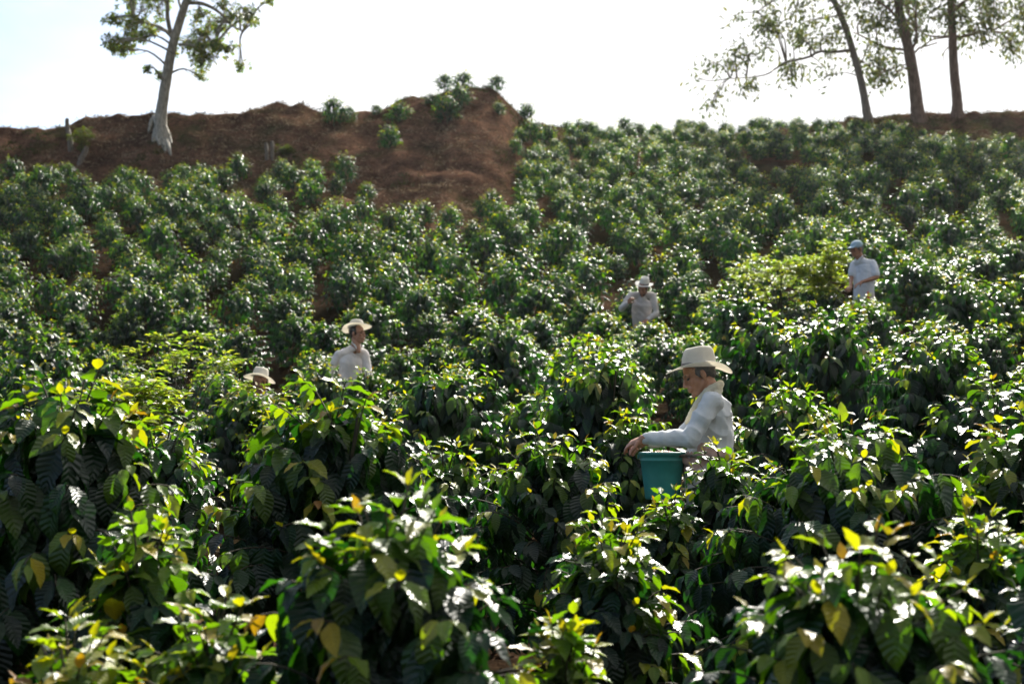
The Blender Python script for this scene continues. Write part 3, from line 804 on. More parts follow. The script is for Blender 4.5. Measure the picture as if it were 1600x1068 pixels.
tree('gum_tree', 'middle tall crest tree with a reddish brown trunk that forks high up', 'tree', 1435, 184, 53.5,
     [(1435, 184), (1431, 150), (1427, 118), (1420, 80), (1413, 50), (1406, 20), (1402, -10), (1396, -60), (1393, -120)], 21, 11,
     [([(1422, 84, 0), (1428, 66, -.3), (1427, 50, -.4), (1424, 20, -.6), (1420, -10, -.8)], 5, 2.5),
      ([(1430, 82, 0), (1440, 72, .3), (1455, 66, .5), (1472, 60, .6)], 3.5, 2),
      ([(1415, 78, 0), (1395, 72, .3), (1375, 62, .6), (1360, 50, .8), (1342, 40, .9)], 4.5, 2),
      ([(1410, 40, 0), (1385, 22, -.5), (1360, 12, -.9), (1335, 2, -1.2)], 5, 2),
      ([(1424, 100, 0), (1408, 100, .3), (1385, 108, .6), (1372, 104, .8)], 2.5, 1.2)],
     [(1350, 30, 14, 12, 9), (1362, 50, 14, 10, 9), (1378, 38, 16, 12, 11), (1392, 55, 14, 12, 9), (1360, 75, 10, 8, 6), (1372, 92, 12, 10, 9), (1384, 108, 12, 10, 9), (1366, 108, 10, 8, 6), (1370, 124, 9, 7, 5), (1392, 88, 12, 10, 7), (1346, 86, 8, 6, 4),
      (1400, 72, 10, 10, 5), (1335, 14, 14, 10, 7), (1370, 8, 16, 10, 9), (1396, 12, 14, 10, 7), (1432, 28, 16, 12, 10), (1440, 48, 12, 12, 8), (1450, 10, 14, 10, 8), (1385, 128, 8, 5, 3), (1404, 112, 6, 8, 3), (1350, 108, 6, 5, 2), (1414, 30, 12, 12, 6)],
     EUC, M_bark_red, 32, G3, above=sky_blobs(1400, -60, 80, 50, 7, 30, 6))
tree('gum_tree', 'rightmost of the tall crest trees, straight brown trunk with a spreading low crown', 'tree', 1496, 181, 53.8,
     [(1496, 181), (1495, 150), (1491, 115), (1489, 80), (1488, 45), (1486, 10), (1485, -40), (1482, -120)], 17, 10,
     [([(1489, 56, 0), (1472, 54, .3), (1455, 48, .6), (1440, 36, .8)], 4, 1.8),
      ([(1489, 58, 0), (1468, 64, -.4), (1448, 70, -.6), (1436, 80, -.7), (1430, 86, -.8)], 3, 1.5),
      ([(1490, 56, 0), (1505, 54, .3), (1525, 48, .6), (1545, 42, .8), (1562, 38, 1.0)], 4.5, 2),
      ([(1487, 20, 0), (1510, 2, -.4), (1545, -8, -.8), (1580, 0, -1.1), (1600, 20, -1.3)], 6, 2.5),
      ([(1486, 70, 0), (1478, 80, .3), (1480, 92, .4)], 2, 1)],
     [(1462, 28, 14, 10, 8), (1474, 40, 12, 10, 8), (1500, 30, 16, 12, 11), (1512, 50, 14, 9, 8), (1530, 38, 16, 10, 10), (1548, 48, 14, 8, 8), (1528, 60, 12, 5, 4), (1545, 24, 14, 10, 9), (1560, 10, 16, 12, 10), (1590, 60, 12, 10, 9), (1580, 44, 10, 9, 6), (1598, 40, 12, 12, 9),
      (1603, 66, 10, 9, 6), (1580, 18, 14, 10, 8), (1605, 12, 14, 12, 9), (1500, 8, 14, 10, 8), (1472, 8, 14, 10, 8), (1525, 12, 14, 10, 8), (1620, 40, 16, 18, 9), (1640, 20, 16, 18, 9)],
     EUC, M_bark_red, 33, G3, above=sky_blobs(1520, -60, 110, 50, 7, 36, 7))

# ------------------------------------------------------------------ dead stumps and saplings on the left bank
def stump(u, row, pts, r0, r1, label, seed):
    global rng
    rng = np.random.default_rng(seed)
    h = hit(u, row)
    o = empty('tree_stump', h, 0, label, 'stump')
    for nm, pp in pts:
        a = Acc(); q = spline(pp, 10)
        rr = np.linspace(r0, r1, 10)
        add_tube(a, q, rr, 9, rough=0.1)
        # close the splintered top with a short jagged cap
        add_tube(a, np.array([q[-1], q[-1] + (q[-1] - q[-2]) * 0.35, q[-1] + (q[-1] - q[-2]) * 0.5]), [r1 * 0.98, r1 * 0.55, 0.004], 9, rough=0.3)
        link(nm, a.mesh('stump_' + nm), M_deadwood, o)
    return o
stump(124, 258, [('trunk', [(0, 0, -.2), (0.06, 0, .12), (.16, 0, .34), (.22, 0, .5)])], 0.11, 0.07, 'broken grey stump leaning right at the foot of the left bank', 1)
stump(112, 236, [('trunk', [(0, 0, -.3), (-.05, 0, .25), (-.14, .1, .55), (-.20, .1, .8), (-.2, .1, 1.0)])], 0.10, 0.06, 'dead grey trunk against the left bank under the skyline notch', 2)
stump(418, 252, [('trunk', [(0, 0, -.2), (-.02, 0, .2), (-.04, 0, .48), (-.05, 0, .58)]), ('side_shoot', [(.14, 0, -.2), (.15, 0, .2), (.14, 0, .62)])], 0.065, 0.05, 'pale split stump with two upright prongs in the middle of the left bank', 3)

def feather(label, u, row, d, w_px, h_m, seed, nst=16, dense=1.0, name='feathery_shrub', low=6, tone=1.0):
    """airy shrub: thin arching stems with rows of small pale leaflets"""
    global rng
    rng = np.random.default_rng(seed)
    x = ray(u, row)[0] * d; g = ground(x, d); top = CAMZ + ray(u, row)[1] * d
    H = min(top - g, 3.0); Rr = w_px / FPX * d / 2
    o = empty(name, (x, d, g), 0, label, 'shrub')
    B, A = Acc(), Acc()
    PN, DD, NN, LL, WW, CC, BE = [], [], [], [], [], [], []
    for k in range(nst):
        az = 2.399 * k; rr = Rr * math.sqrt((k + 0.5) / nst) * rng.uniform(.8, 1.2)
        e = np.array([rr * math.cos(az), rr * math.sin(az), H * rng.uniform(0.80, 1.02) * (1 - 0.25 * (rr / Rr) ** 2)])
        s0 = np.array([rng.normal(0, .04), rng.normal(0, .04), -.05])
        st = spline([s0, s0 + (e - s0) * np.array([.25, .25, .6]), e + np.array([0, 0, 0.03]), e + np.array([.18 * math.cos(az), .18 * math.sin(az), -0.05])], 16)
        add_tube(B, st, np.linspace(0.009, 0.003, 16), 4)
        for j in range(low, 16):
            for q in range(int(3 * dense)):
                a2 = rng.uniform(0, 6.28)
                out = np.array([math.cos(a2), math.sin(a2), rng.uniform(-.2, .8)])
                ln = rng.uniform(.08, .2)
                sub = spline([st[j], st[j] + out * ln * .6, st[j] + out * ln + np.array([0, 0, -.02])], 5)
                add_tube(B, sub, [0.0025] * 5, 3)
                for m in range(1, 5):
                    for sg in (-1, 1):
                        sd = unit(np.cross(out, (0, 0, 1))) * sg
                        PN.append(sub[m]); DD.append(sd + out * .5 + rng.normal(0, .2, 3)); NN.append(np.array([0, 0, 1.]) + rng.normal(0, .35, 3))
                        l_ = rng.uniform(.05, .10); LL.append(l_); WW.append(l_ * .24); BE.append(.4)
                        CC.append(np.array([(0.17, 0.19, 0.03), (0.24, 0.22, 0.04), (0.11, 0.15, 0.025)][rng.integers(3)]) * tone * rng.uniform(.8, 1.2))
    leaves(A, np.array(PN), np.array(DD), np.array(NN), np.array(LL), np.array(WW), np.array(CC), np.array(BE), 2, 2)
    link('stems', B.mesh('shrub_stems'), M_twig, o)
    link('foliage', A.mesh('shrub_foliage'), M_feather, o)
    return o
feather('airy yellow green shrub with fine leaflets left of the stooping half hidden picker', 285, 520, 15.5, 210, 1.9, 61, 10, 0.7, low=8)
feather('airy pale shrub with fine leaflets rising left of the man in the cap', 1215, 402, 24.0, 170, 1.8, 62, 20, 0.8, low=7)
feather('airy olive shrub right beside the man in the cap, on his left', 1285, 388, 23.5, 80, 1.5, 63, 13, 1.0)
feather('wispy yellow green shrub just above the tall left bush', 205, 590, 10.5, 90, 1.5, 64, 8)
def sapling(u, row, hp, label, seed, wp=None):
    h = hit(u, row); k = h.y / FPX
    feather(label, u, row - hp, h.y - 0.2, wp or hp * 0.7, 1, seed, 5, .7, 'sapling', 2, 0.3)
sapling(128, 236, 36, 'spindly green sapling beside the dead trunk on the left bank', 71)
sapling(447, 240, 9, 'small green weed clump right of the split stump', 72)

# ------------------------------------------------------------------ dry grass, weeds and clods on the bare ground
def ground_cover():
    global rng
    rng = np.random.default_rng(88)
    G = {0: Acc(), 1: Acc()}
    PN, DD, NN, LL, WW, CC, BE = ([] for _ in range(7))
    n = 0
    while n < 8500:
        y = rng.uniform(28, 56); x = rng.uniform(-0.42, 0.42) * y
        z = ground(x, y)
        u, row = proj(x, y, z)
        if row > np.interp(u, BARE_U, BARE_R) + 22 or y > np.interp(u, CR_U, CR_D) + 2: continue
        if noise.noise((x * .5, y * .5, 2.2)) < -0.12 and rng.random() < .8: continue
        n += 1
        green = noise.noise((x * .35, y * .35, 8.2)) > 0.12
        for j in range(int(rng.integers(5, 10))):
            a = rng.uniform(0, 6.28)
            PN.append((x + rng.normal(0, .07), y + rng.normal(0, .07), z - 0.01))
            DD.append((math.cos(a) * .8, math.sin(a) * .8, rng.uniform(.1, 1.1) if green or rng.random() < .35 else rng.uniform(0, .35)))
            NN.append(rng.normal(0, 1, 3)); l_ = rng.uniform(.06, .20); LL.append(l_); WW.append(l_ * .05 + .004); BE.append(rng.uniform(.3, 1.3))
            if green: c = np.array([(0.035, 0.045, 0.015), (0.06, 0.065, 0.02)][rng.integers(2)])
            else: c = np.array([(0.17, 0.12, 0.08), (0.28, 0.21, 0.14), (0.07, 0.045, 0.03)][rng.integers(3)])
            CC.append(c * rng.uniform(.8, 1.2))
    leaves(G[0], *(np.array(q, float) for q in (PN, DD, NN, LL, WW, CC, BE)), 2, 1)
    tag(link('dry_grass', G[0].mesh('dry_grass'), M_straw_litter), 'dry straw and low weeds strewn over the bare brown bank', 'grass', kind='stuff')
ground_cover()
# ------------------------------------------------------------------ people
def skin_mat(name, c):
    m, n, l, b = mat(name)
    nz = n.new('ShaderNodeTexNoise'); nz.inputs['Scale'].default_value = 22; nz.inputs['Detail'].default_value = 5
    t = n.new('ShaderNodeTexCoord'); l.new(t.outputs['Object'], nz.inputs['Vector'])
    rp = n.new('ShaderNodeValToRGB'); e = rp.color_ramp.elements
    e[0].position = .35; e[0].color = (c[0] * .72, c[1] * .66, c[2] * .62, 1); e[1].position = .7; e[1].color = (*c, 1)
    l.new(nz.outputs['Fac'], rp.inputs[0]); l.new(rp.outputs[0], b.inputs['Base Color'])
    b.inputs['Roughness'].default_value = .48
    b.inputs['Subsurface Weight'].default_value = .08; b.inputs['Subsurface Radius'].default_value = (.02, .008, .004)
    b.inputs['Subsurface Scale'].default_value = .5
    bp = n.new('ShaderNodeBump'); bp.inputs['Strength'].default_value = .25; bp.inputs['Distance'].default_value = .004
    l.new(nz.outputs['Fac'], bp.inputs['Height']); l.new(bp.outputs[0], b.inputs['Normal'])
    return m
def cloth_mat(name, c, stripe=None, freq=60, trans=0.12, weave=220):
    m, n, l, b = mat(name)
    t = n.new('ShaderNodeTexCoord')
    nz = n.new('ShaderNodeTexNoise'); nz.inputs['Scale'].default_value = 7; nz.inputs['Detail'].default_value = 6
    l.new(t.outputs['Object'], nz.inputs['Vector'])
    rp = n.new('ShaderNodeValToRGB'); e = rp.color_ramp.elements
    e[0].position = .3; e[0].color = (c[0] * .82, c[1] * .82, c[2] * .80, 1); e[1].position = .65; e[1].color = (*c, 1)
    l.new(nz.outputs['Fac'], rp.inputs[0]); src = rp.outputs[0]
    if stripe:
        wv = n.new('ShaderNodeTexWave'); wv.wave_type = 'BANDS'; wv.bands_direction = 'X'; wv.inputs['Scale'].default_value = freq; wv.inputs['Distortion'].default_value = .6
        l.new(t.outputs['Object'], wv.inputs['Vector'])
        r2 = n.new('ShaderNodeValToRGB'); r2.color_ramp.elements[0].position = .75; r2.color_ramp.elements[1].position = .92
        l.new(wv.outputs['Fac'], r2.inputs[0])
        mx = n.new('ShaderNodeMixRGB'); l.new(r2.outputs[0], mx.inputs[0]); l.new(src, mx.inputs[1]); mx.inputs[2].default_value = (*stripe, 1); src = mx.outputs[0]
    l.new(src, b.inputs['Base Color'])
    b.inputs['Roughness'].default_value = .85; b.inputs['Specular IOR Level'].default_value = .2
    b.inputs['Sheen Weight'].default_value = .15
    bp = n.new('ShaderNodeBump'); bp.inputs['Strength'].default_value = .35; bp.inputs['Distance'].default_value = .01
    l.new(nz.outputs['Fac'], bp.inputs['Height']); l.new(bp.outputs[0], b.inputs['Normal'])
    if trans:
        tr = n.new('ShaderNodeBsdfTranslucent'); l.new(src, tr.inputs['Color'])
        ms = n.new('ShaderNodeMixShader'); ms.inputs[0].default_value = trans
        l.new(b.outputs[0], ms.inputs[1]); l.new(tr.outputs[0], ms.inputs[2]); l.new(ms.outputs[0], n['Material Output'].inputs['Surface'])
    return m
def flat_mat(name, c, rough=.5, spec=.5, metal=0):
    m = noise_mat(name, tuple(x * .8 for x in c), c, scale=14, rough=rough, bump=.1, spec=spec, dist=.003)
    m.node_tree.nodes['Principled BSDF'].inputs['Metallic'].default_value = metal
    return m
M_skin = skin_mat('tanned_skin', (0.44, 0.22, 0.13))
M_skin2 = skin_mat('darker_tanned_skin', (0.34, 0.16, 0.09))
M_eye = flat_mat('eye', (0.03, 0.022, 0.02), .15)
M_hair_b = flat_mat('black_hair', (0.016, 0.013, 0.012), .55)
M_hair_g = flat_mat('greying_hair', (0.10, 0.09, 0.085), .6)
M_straw = cloth_mat('cream_straw', (0.88, 0.84, 0.75), trans=.5)
M_straw_w = cloth_mat('white_straw', (0.86, 0.84, 0.80), trans=.45)
M_shirt_b = cloth_mat('pale_blue_cotton', (0.80, 0.83, 0.85), trans=.33)
M_shirt_w = cloth_mat('white_striped_cotton', (0.87, 0.85, 0.83), (0.74, 0.74, 0.76), 26, trans=.38)
M_shirt_g = cloth_mat('grey_white_cotton', (0.72, 0.68, 0.66), (0.55, 0.54, 0.55), 22, trans=.33)
M_shirt_p = cloth_mat('pale_checked_cotton', (0.84, 0.87, 0.92), (0.60, 0.66, 0.78), 22, trans=.36)
M_towel = cloth_mat('cream_towel', (0.84, 0.79, 0.64), trans=.4)
M_sack = cloth_mat('pinkish_sackcloth', (0.46, 0.30, 0.24))
M_trouser = cloth_mat('worn_beige_cloth', (0.48, 0.43, 0.38))
M_trouser_d = cloth_mat('dark_blue_cloth', (0.05, 0.06, 0.09), trans=0)
M_band = flat_mat('hatband_brown', (0.23, 0.19, 0.16), .7)
M_band_d = flat_mat('hatband_dark', (0.03, 0.035, 0.04), .7)
M_cap = cloth_mat('blue_grey_cap_cloth', (0.32, 0.44, 0.52), trans=.05)
M_red = cloth_mat('red_cloth', (0.55, 0.06, 0.08))
M_boot = flat_mat('rubber_boot', (0.03, 0.03, 0.03), .4)

class Blob:
    """tapered capsules and ellipsoids fused by a voxel remesh into one continuous skin"""
    def __init__(s): s.bm = bmesh.new()
    def ell(s, c, r, axes=None, seg=20):
        M = Matrix.Identity(4)
        if axes:
            for i in range(3):
                for j in range(3): M[j][i] = axes[i][j]
        S = Matrix.Diagonal((*([r] * 3 if isinstance(r, (int, float)) else r), 1))
        bmesh.ops.create_uvsphere(s.bm, u_segments=seg, v_segments=max(8, seg // 2), radius=1, matrix=Matrix.Translation(c) @ M @ S)
    def cap(s, p0, r0, p1, r1, seg=16):
        p0, p1 = Vector(p0), Vector(p1); d = p1 - p0
        s.ell(p0, r0, seg=seg); s.ell(p1, r1, seg=seg)
        if d.length > 1e-4:
            M = Matrix.Translation((p0 + p1) / 2) @ d.to_track_quat('Z', 'Y').to_matrix().to_4x4()
            bmesh.ops.create_cone(s.bm, cap_ends=True, segments=seg, radius1=r0, radius2=r1, depth=d.length, matrix=M)
    def chain(s, pts, rs):
        for i in range(len(pts) - 1): s.cap(pts[i], rs[i], pts[i + 1], rs[i + 1])
    def build(s, name, m, parent, base, voxel=.006, smooth=4, wrinkle=0, wscale=9, seed=0):
        me = bpy.data.meshes.new(name); s.bm.to_mesh(me); s.bm.free()
        tmp = bpy.data.objects.new(name + '_tmp', me); col.objects.link(tmp)
        md = tmp.modifiers.new('r', 'REMESH'); md.mode = 'VOXEL'; md.voxel_size = voxel
        sm = tmp.modifiers.new('s', 'SMOOTH'); sm.factor = .5; sm.iterations = smooth
        dg = bpy.context.evaluated_depsgraph_get(); dg.update()
        out = bpy.data.meshes.new_from_object(tmp.evaluated_get(dg))
        bpy.data.objects.remove(tmp)
        if wrinkle:
            out.update()
            nr = [v.normal.copy() for v in out.vertices]
            for v, n_ in zip(out.vertices, nr):
                c = v.co
                a = noise.noise((c.x * wscale + seed, c.y * wscale, c.z * wscale * .8 + c.x * 5 - c.y * 4))
                b_ = 1 - abs(noise.noise(((c.x + c.z) * wscale * .9 + 5, c.y * wscale * 1.1 + seed, (c.z - c.x) * wscale * .45))) * 3.2
                q = noise.noise((c.x * wscale * 3 + 5, c.y * wscale * 3 + seed, c.z * wscale * 2.2))
                v.co = c + n_ * wrinkle * (a + .6 * b_ + .3 * q)
        b = Vector(base)
        for v in out.vertices: v.co -= b
        out.polygons.foreach_set('use_smooth', [True] * len(out.polygons))
        out.name = name
        o = bpy.data.objects.new(name, out); col.objects.link(o); o.parent = parent
        out.materials.clear(); out.materials.append(m)
        return o
def frame_of(fwd, up=(0, 0, 1)):
    f = Vector(fwd).normalized(); l = Vector(up).cross(f).normalized(); u = f.cross(l)
    return f, l, u
def head_into(B, c, fr, k=1.0, chin=1.0):
    f, l, u = fr
    def Q(a, b, h): return c + f * a * k + l * b * k + u * h * k
    E = lambda a, b, h, r, sg=16: B.ell(Q(a, b, h), tuple(x * k for x in r), fr, sg)
    E(-.012, 0, .035, (.098, .075, .083), 24); E(.03, 0, -.03, (.060, .057, .085), 24)
    E(.05, 0, -.083, (.038, .037, .030)); E(.083, 0, -.098, (.017, .020, .015))
    for s in (-1, 1):
        B.cap(Q(-.005, s * .05, -.045), .020 * k, Q(.055, s * .026, -.092), .017 * k)
        E(.066, s * .037, -.015, (.024, .022, .02)); E(-.006, s * .078, -.004, (.018, .008, .031)); E(-.002, s * .077, -.026, (.009, .007, .012))
        E(.100, s * .012, -.033, (.010, .008, .008)); B.cap(Q(.086, s * .012, .024), .010 * k, Q(.078, s * .045, .022), .009 * k)
        E(.088, s * .018, -.052, (.012, .014, .016))
    B.cap(Q(.087, 0, .018), .009 * k, Q(.112, 0, -.028), .0125 * k)
    E(.098, 0, -.060, (.010, .021, .0055)); E(.095, 0, -.072, (.010, .018, .0065))
def hand_into(B, wrist, d, n, k=1.0, curl=.5, thumb=1, spread=.12):
    """d: towards the fingers, n: out of the back of the hand"""
    d = Vector(d).normalized(); n = (Vector(n) - d * Vector(n).dot(d)).normalized(); s = d.cross(n) * thumb
    palm = Vector(wrist) + d * .045 * k
    B.ell(palm, (.048 * k, .038 * k, .015 * k), (d, s, n)); B.ell(Vector(wrist) + d * .01 * k, (.03 * k, .026 * k, .018 * k), (d, s, n))
    B.ell(Vector(wrist) + d * .035 * k + s * .024 * k - n * .008 * k, (.03 * k, .014 * k, .013 * k), (d, s, n))
    for i, (off, ln, cu) in enumerate(((.029, .070, .8), (.010, .079, 1.0), (-.010, .074, 1.15), (-.028, .058, 1.35))):
        p = Vector(wrist) + d * (.083 - abs(off) * .22) * k + s * off * k
        a = off * spread * 12
        dd = (d + s * a * .35).normalized(); ang = 0
        r = .0092 * k
        for j, fr_ in enumerate((.46, .31, .23)):
            ang += curl * cu * (.55 if j == 0 else .8)
            v = dd * math.cos(ang) - n * math.sin(ang)
            q = p + v * ln * fr_ * k
            B.cap(p, r, q, r * .9, 10); p = q; r *= .9
    t0 = Vector(wrist) + d * .028 * k + s * .030 * k
    v = (d * .6 + s * .75 - n * .35).normalized(); t1 = t0 + v * .034 * k
    v2 = (d * .95 + s * .15 - n * .5).normalized(); t2 = t1 + v2 * .028 * k; t3 = t2 + (v2 - n * .2).normalized() * .022 * k
    B.cap(t0, .0125 * k, t1, .011 * k, 10); B.cap(t1, .0105 * k, t2, .0098 * k, 10); B.cap(t2, .0098 * k, t3, .0085 * k, 10)
def grid_obj(name, rows, m, parent, base, thick=0.003, closed=True):
    """rows: list of rings of points"""
    nr, nc = len(rows), len(rows[0])
    V = np.array([[p[:] for p in r] for r in rows]).reshape(-1, 3) - np.array(base[:])
    Q = [[i * nc + j, i * nc + (j + 1) % nc, (i + 1) * nc + (j + 1) % nc, (i + 1) * nc + j] for i in range(nr - 1) for j in range(nc if closed else nc - 1)]
    me = np_mesh(name, V, np.array(Q))
    o = link(name, me, m, parent)
    if thick:
        md = o.modifiers.new('thickness', 'SOLIDIFY'); md.thickness = thick; md.offset = 0
    return o
def hat(c, fwd, up, parent, base, m, bandm, crown_h=.115, brim=.088, curl=.03, droop=.03, k=1.0, narrow=1.0, pinch=.018):
    f, l, u = frame_of(fwd, up)
    nth = 40
    rings = []
    def pt(a, b, h): return c + (f * a + l * b + u * h) * k
    prof = [(1.0, 'b'), (.97, 'b'), (.8, 'b'), (.6, 'b'), (.4, 'b'), (.2, 'b'), (.06, 'b')]
    for q, _ in prof:
        ring = []
        for j in range(nth):
            t = 2 * math.pi * j / nth
            ct, st = math.cos(t), math.sin(t)
            a = (.104 + brim * q * 1.0) * ct; b = (.086 + brim * q * (.93 * narrow)) * st
            e = q ** 1.6
            h = e * (curl * st * st - droop * ct * ct) + .004 * e * math.sin(3 * t + 1)
            if q == 1.0: h += .003
            ring.append(pt(a, b, h))
        rings.append(ring)
    for (hh, s_) in ((.0, 1.0), (.012, .985), (.03, .97), (.05, .955), (.07, .90), (.09, .85), (.102, .79), (.110, .71), (.112, .62), (.106, .5), (.098, .34), (.093, .18), (.092, .02)):
        ring = []
        for j in range(nth):
            t = 2 * math.pi * j / nth
            ct, st = math.cos(t), math.sin(t)
            a = .104 * s_ * ct; b = .086 * s_ * st * (1 - (.12 * max(ct, 0) * (hh / .112)))
            h = hh * crown_h / .112 * (1 - .10 * max(0, ct) * (hh > .06)) - (pinch * (1 - s_) * 1.1 if s_ < .7 else 0)
            ring.append(pt(a, b, h))
        rings.append(ring)
    o = grid_obj('hat', rings, m, parent, base, .0035 * k)
    if bandm:
        br = []
        for hh, g in ((.002, 1.025), (.004, 1.035), (.022, 1.012), (.025, .995)):
            br.append([pt(.104 * g * math.cos(2 * math.pi * j / nth), .086 * g * math.sin(2 * math.pi * j / nth), hh) for j in range(nth)])
        grid_obj('hatband', br, bandm, o, (0, 0, 0), 0)
        o.children[0].location = (0, 0, 0)
        me = o.children[0].data
        for v in me.vertices: v.co -= Vector(base)
    return o
def eyes(c, fr, parent, base, k=1.0):
    f, l, u = fr
    for s in (-1, 1):
        bm = bmesh.new()
        bmesh.ops.create_uvsphere(bm, u_segments=14, v_segments=10, radius=.0115 * k)
        for v in bm.verts: v.co = Vector((v.co.x, v.co.y, v.co.z * .62))
        me = bpy.data.meshes.new('eye'); bm.to_mesh(me); bm.free()
        for v in me.vertices: v.co = f * (v.co.x + .079 * k) + l * (v.co.y + s * .031 * k) + u * (v.co.z + .004 * k) + c - Vector(base)
        link('eye', me, M_eye, parent)
def person(label, pos, head, J, skin, hairm, shirt, trous, voxel=.006, long_sleeve=True, facing=None, k=1.0, chest=(.165, .115), fist=(.5, .5), palm_n=((0, 0, 1), (0, 0, 1)), open_collar=False, wr=.008):
    """J: joints as world points. arms: s0 e0 w0 h0 (image-left or far) and s1 e1 w1 h1"""
    gx, gy = pos.x, pos.y
    base = Vector((gx, gy, ground(gx, gy)))
    root = empty('person', base, 0, label, 'person', 'coffee pickers')
    fr = frame_of(head[1], head[2] if len(head) > 2 else (0, 0, 1)); c = head[0]
    bf, bl, bu = frame_of(facing, J['neck'] - J['hip'])
    B = Blob()
    head_into(B, c, fr, k)
    B.cap(c - fr[0] * .018 - fr[2] * .045, .056 * k, J['neck'] + Vector((0, 0, .01)), .062 * k)
    sh = (J['s0'] + J['s1']) / 2
    B.ell(J['chest'], (.085, .125, .15), (bf, bl, bu)); B.cap(J['chest'], .095, J['belly'], .095); B.cap(J['belly'], .095, J['hip'], .105)
    B.cap(J['s0'], .045, J['s1'], .045); B.cap(J['neck'], .058, sh, .07)
    feet = []
    for i, tg in enumerate(('0', '1')):
        B.cap(J['s' + tg], .046, J['e' + tg], .037); B.cap(J['e' + tg], .038, J['w' + tg], .025)
        hand_into(B, J['w' + tg], J['h' + tg] - J['w' + tg], palm_n[i], k, fist[i], thumb=1 if i == 0 else -1)
        sgn = 1 if i == 0 else -1
        lat = bl * (.095 * sgn)
        if lat.dot(J['s' + tg] - sh) < 0: lat = -lat
        fl = base + lat * 1.3; fl.z = ground(fl.x, fl.y) + .09
        hp = J['hip'] + lat - Vector((0, 0, .04)); kn = (hp + fl) / 2 + bf * (.05 + .35 * max(0, .82 - (hp.z - fl.z)))
        B.cap(hp, .075, kn, .05); B.cap(kn, .05, fl, .035)
        feet.append((hp, kn, fl))
    if open_collar:
        B.cap(J['neck'] + bf * .02, .056, J['neck'] + bf * .075 - bu * .10, .030)
    body = B.build('body', skin, root, base, voxel, 2)
    eyes(c, fr, root, base, k)
    # hair: back and sides of the skull down to the nape
    Hh = Blob(); f, l, u = fr
    Hh.ell(c + (f * -.024 + u * .036) * k, (.095 * k, .082 * k, .086 * k), fr); Hh.ell(c + (f * -.062 + u * -.018) * k, (.038 * k, .058 * k, .042 * k), fr)
    for s_ in (-1, 1):
        Hh.ell(c + (f * .018 + l * s_ * .069 + u * .012) * k, (.012 * k, .008 * k, .026 * k), fr)
        Hh.cap(c + (f * .094 + l * s_ * .018 + u * .030) * k, .0042 * k, c + (f * .084 + l * s_ * .045 + u * .029) * k, .0035 * k, 8)
    Hh.build('hair', hairm, root, base, .005, 1, .003, 60)
    # shirt
    S = Blob()
    tp_ = [J['chest'] + bu * .05, J['chest'], J['belly'], J['hip'] + bu * .04, J['hip'] - bu * .03]
    for i_ in range(4):
        for q_ in np.linspace(0, 1, 11):
            g_ = (i_ + q_) / 4
            S.ell(tp_[i_].lerp(tp_[i_ + 1], q_), (chest[1] * (.88 + .30 * min(1, g_ * 1.6)), chest[0] * (.90 + .10 * math.sin(g_ * 6)), .085), (bf, bl, bu))
    S.cap(J['s0'], .058, J['s1'], .058)
    for tg in '01': S.cap(J['neck'] - bu * (.05 if open_collar else .03), .052 if open_collar else .058, J['s' + tg], .056)
    S.cap(sh + (J['chest'] - sh) * .5, .10, sh, .075); S.cap(sh - bf * .01, .078, J['neck'] - bf * .015 - bu * .015, .064 if not open_collar else .058)
    for tg in '01':
        s_, e_, w_ = J['s' + tg], J['e' + tg], J['w' + tg]
        if long_sleeve:
            S.cap(s_, .062, e_, .052); S.cap(e_, .053, w_ + (e_ - w_) * .10, .038)
            cf = w_ + (e_ - w_) * .08; S.cap(cf, .0365, w_ + (e_ - w_) * .2, .040)
        else:
            S.cap(s_, .062, s_ + (e_ - s_) * .72, .066)
    S.build('shirt', shirt, root, base, voxel, 2, wr, 10, seed=gx)
    C = Blob(); nb = J['neck']
    for s_ in (-1, 1):      # collar wings
        pts = [nb - bf * .055 + bu * .035, nb + bl * s_ * .062 + bu * .026, nb + bf * .05 + bl * s_ * .045 - bu * .02, nb + bf * .075 + bl * s_ * .04 - bu * .06]
        C.chain(pts, [.014, .014, .014, .009])
    C.build('collar', shirt, root, base, .005, 2)
    T = Blob()
    T.ell(J['hip'] - bu * .04, (.125, .165, .10), (bf, bl, bu))
    for hp, kn, fl in feet: T.cap(hp, .095, kn, .072); T.cap(kn, .072, fl + Vector((0, 0, .08)), .055)
    T.build('trousers', trous, root, base, max(voxel, .008), 2, .006, 9)
    for hp, kn, fl in feet:
        K = Blob(); K.cap(fl + Vector((0, 0, .1)), .05, fl - Vector((0, 0, .03)), .045); K.cap(fl - Vector((0, 0, .045)), .043, fl - Vector((0, 0, .05)) + bf * .15, .037)
        K.build('boot', M_boot, root, base, .008, 2)
    return root, base, fr, (bf, bl, bu)
def JW(d, **kw): return {a: P(u, r_, d + dy) for a, (u, r_, dy) in kw.items()}

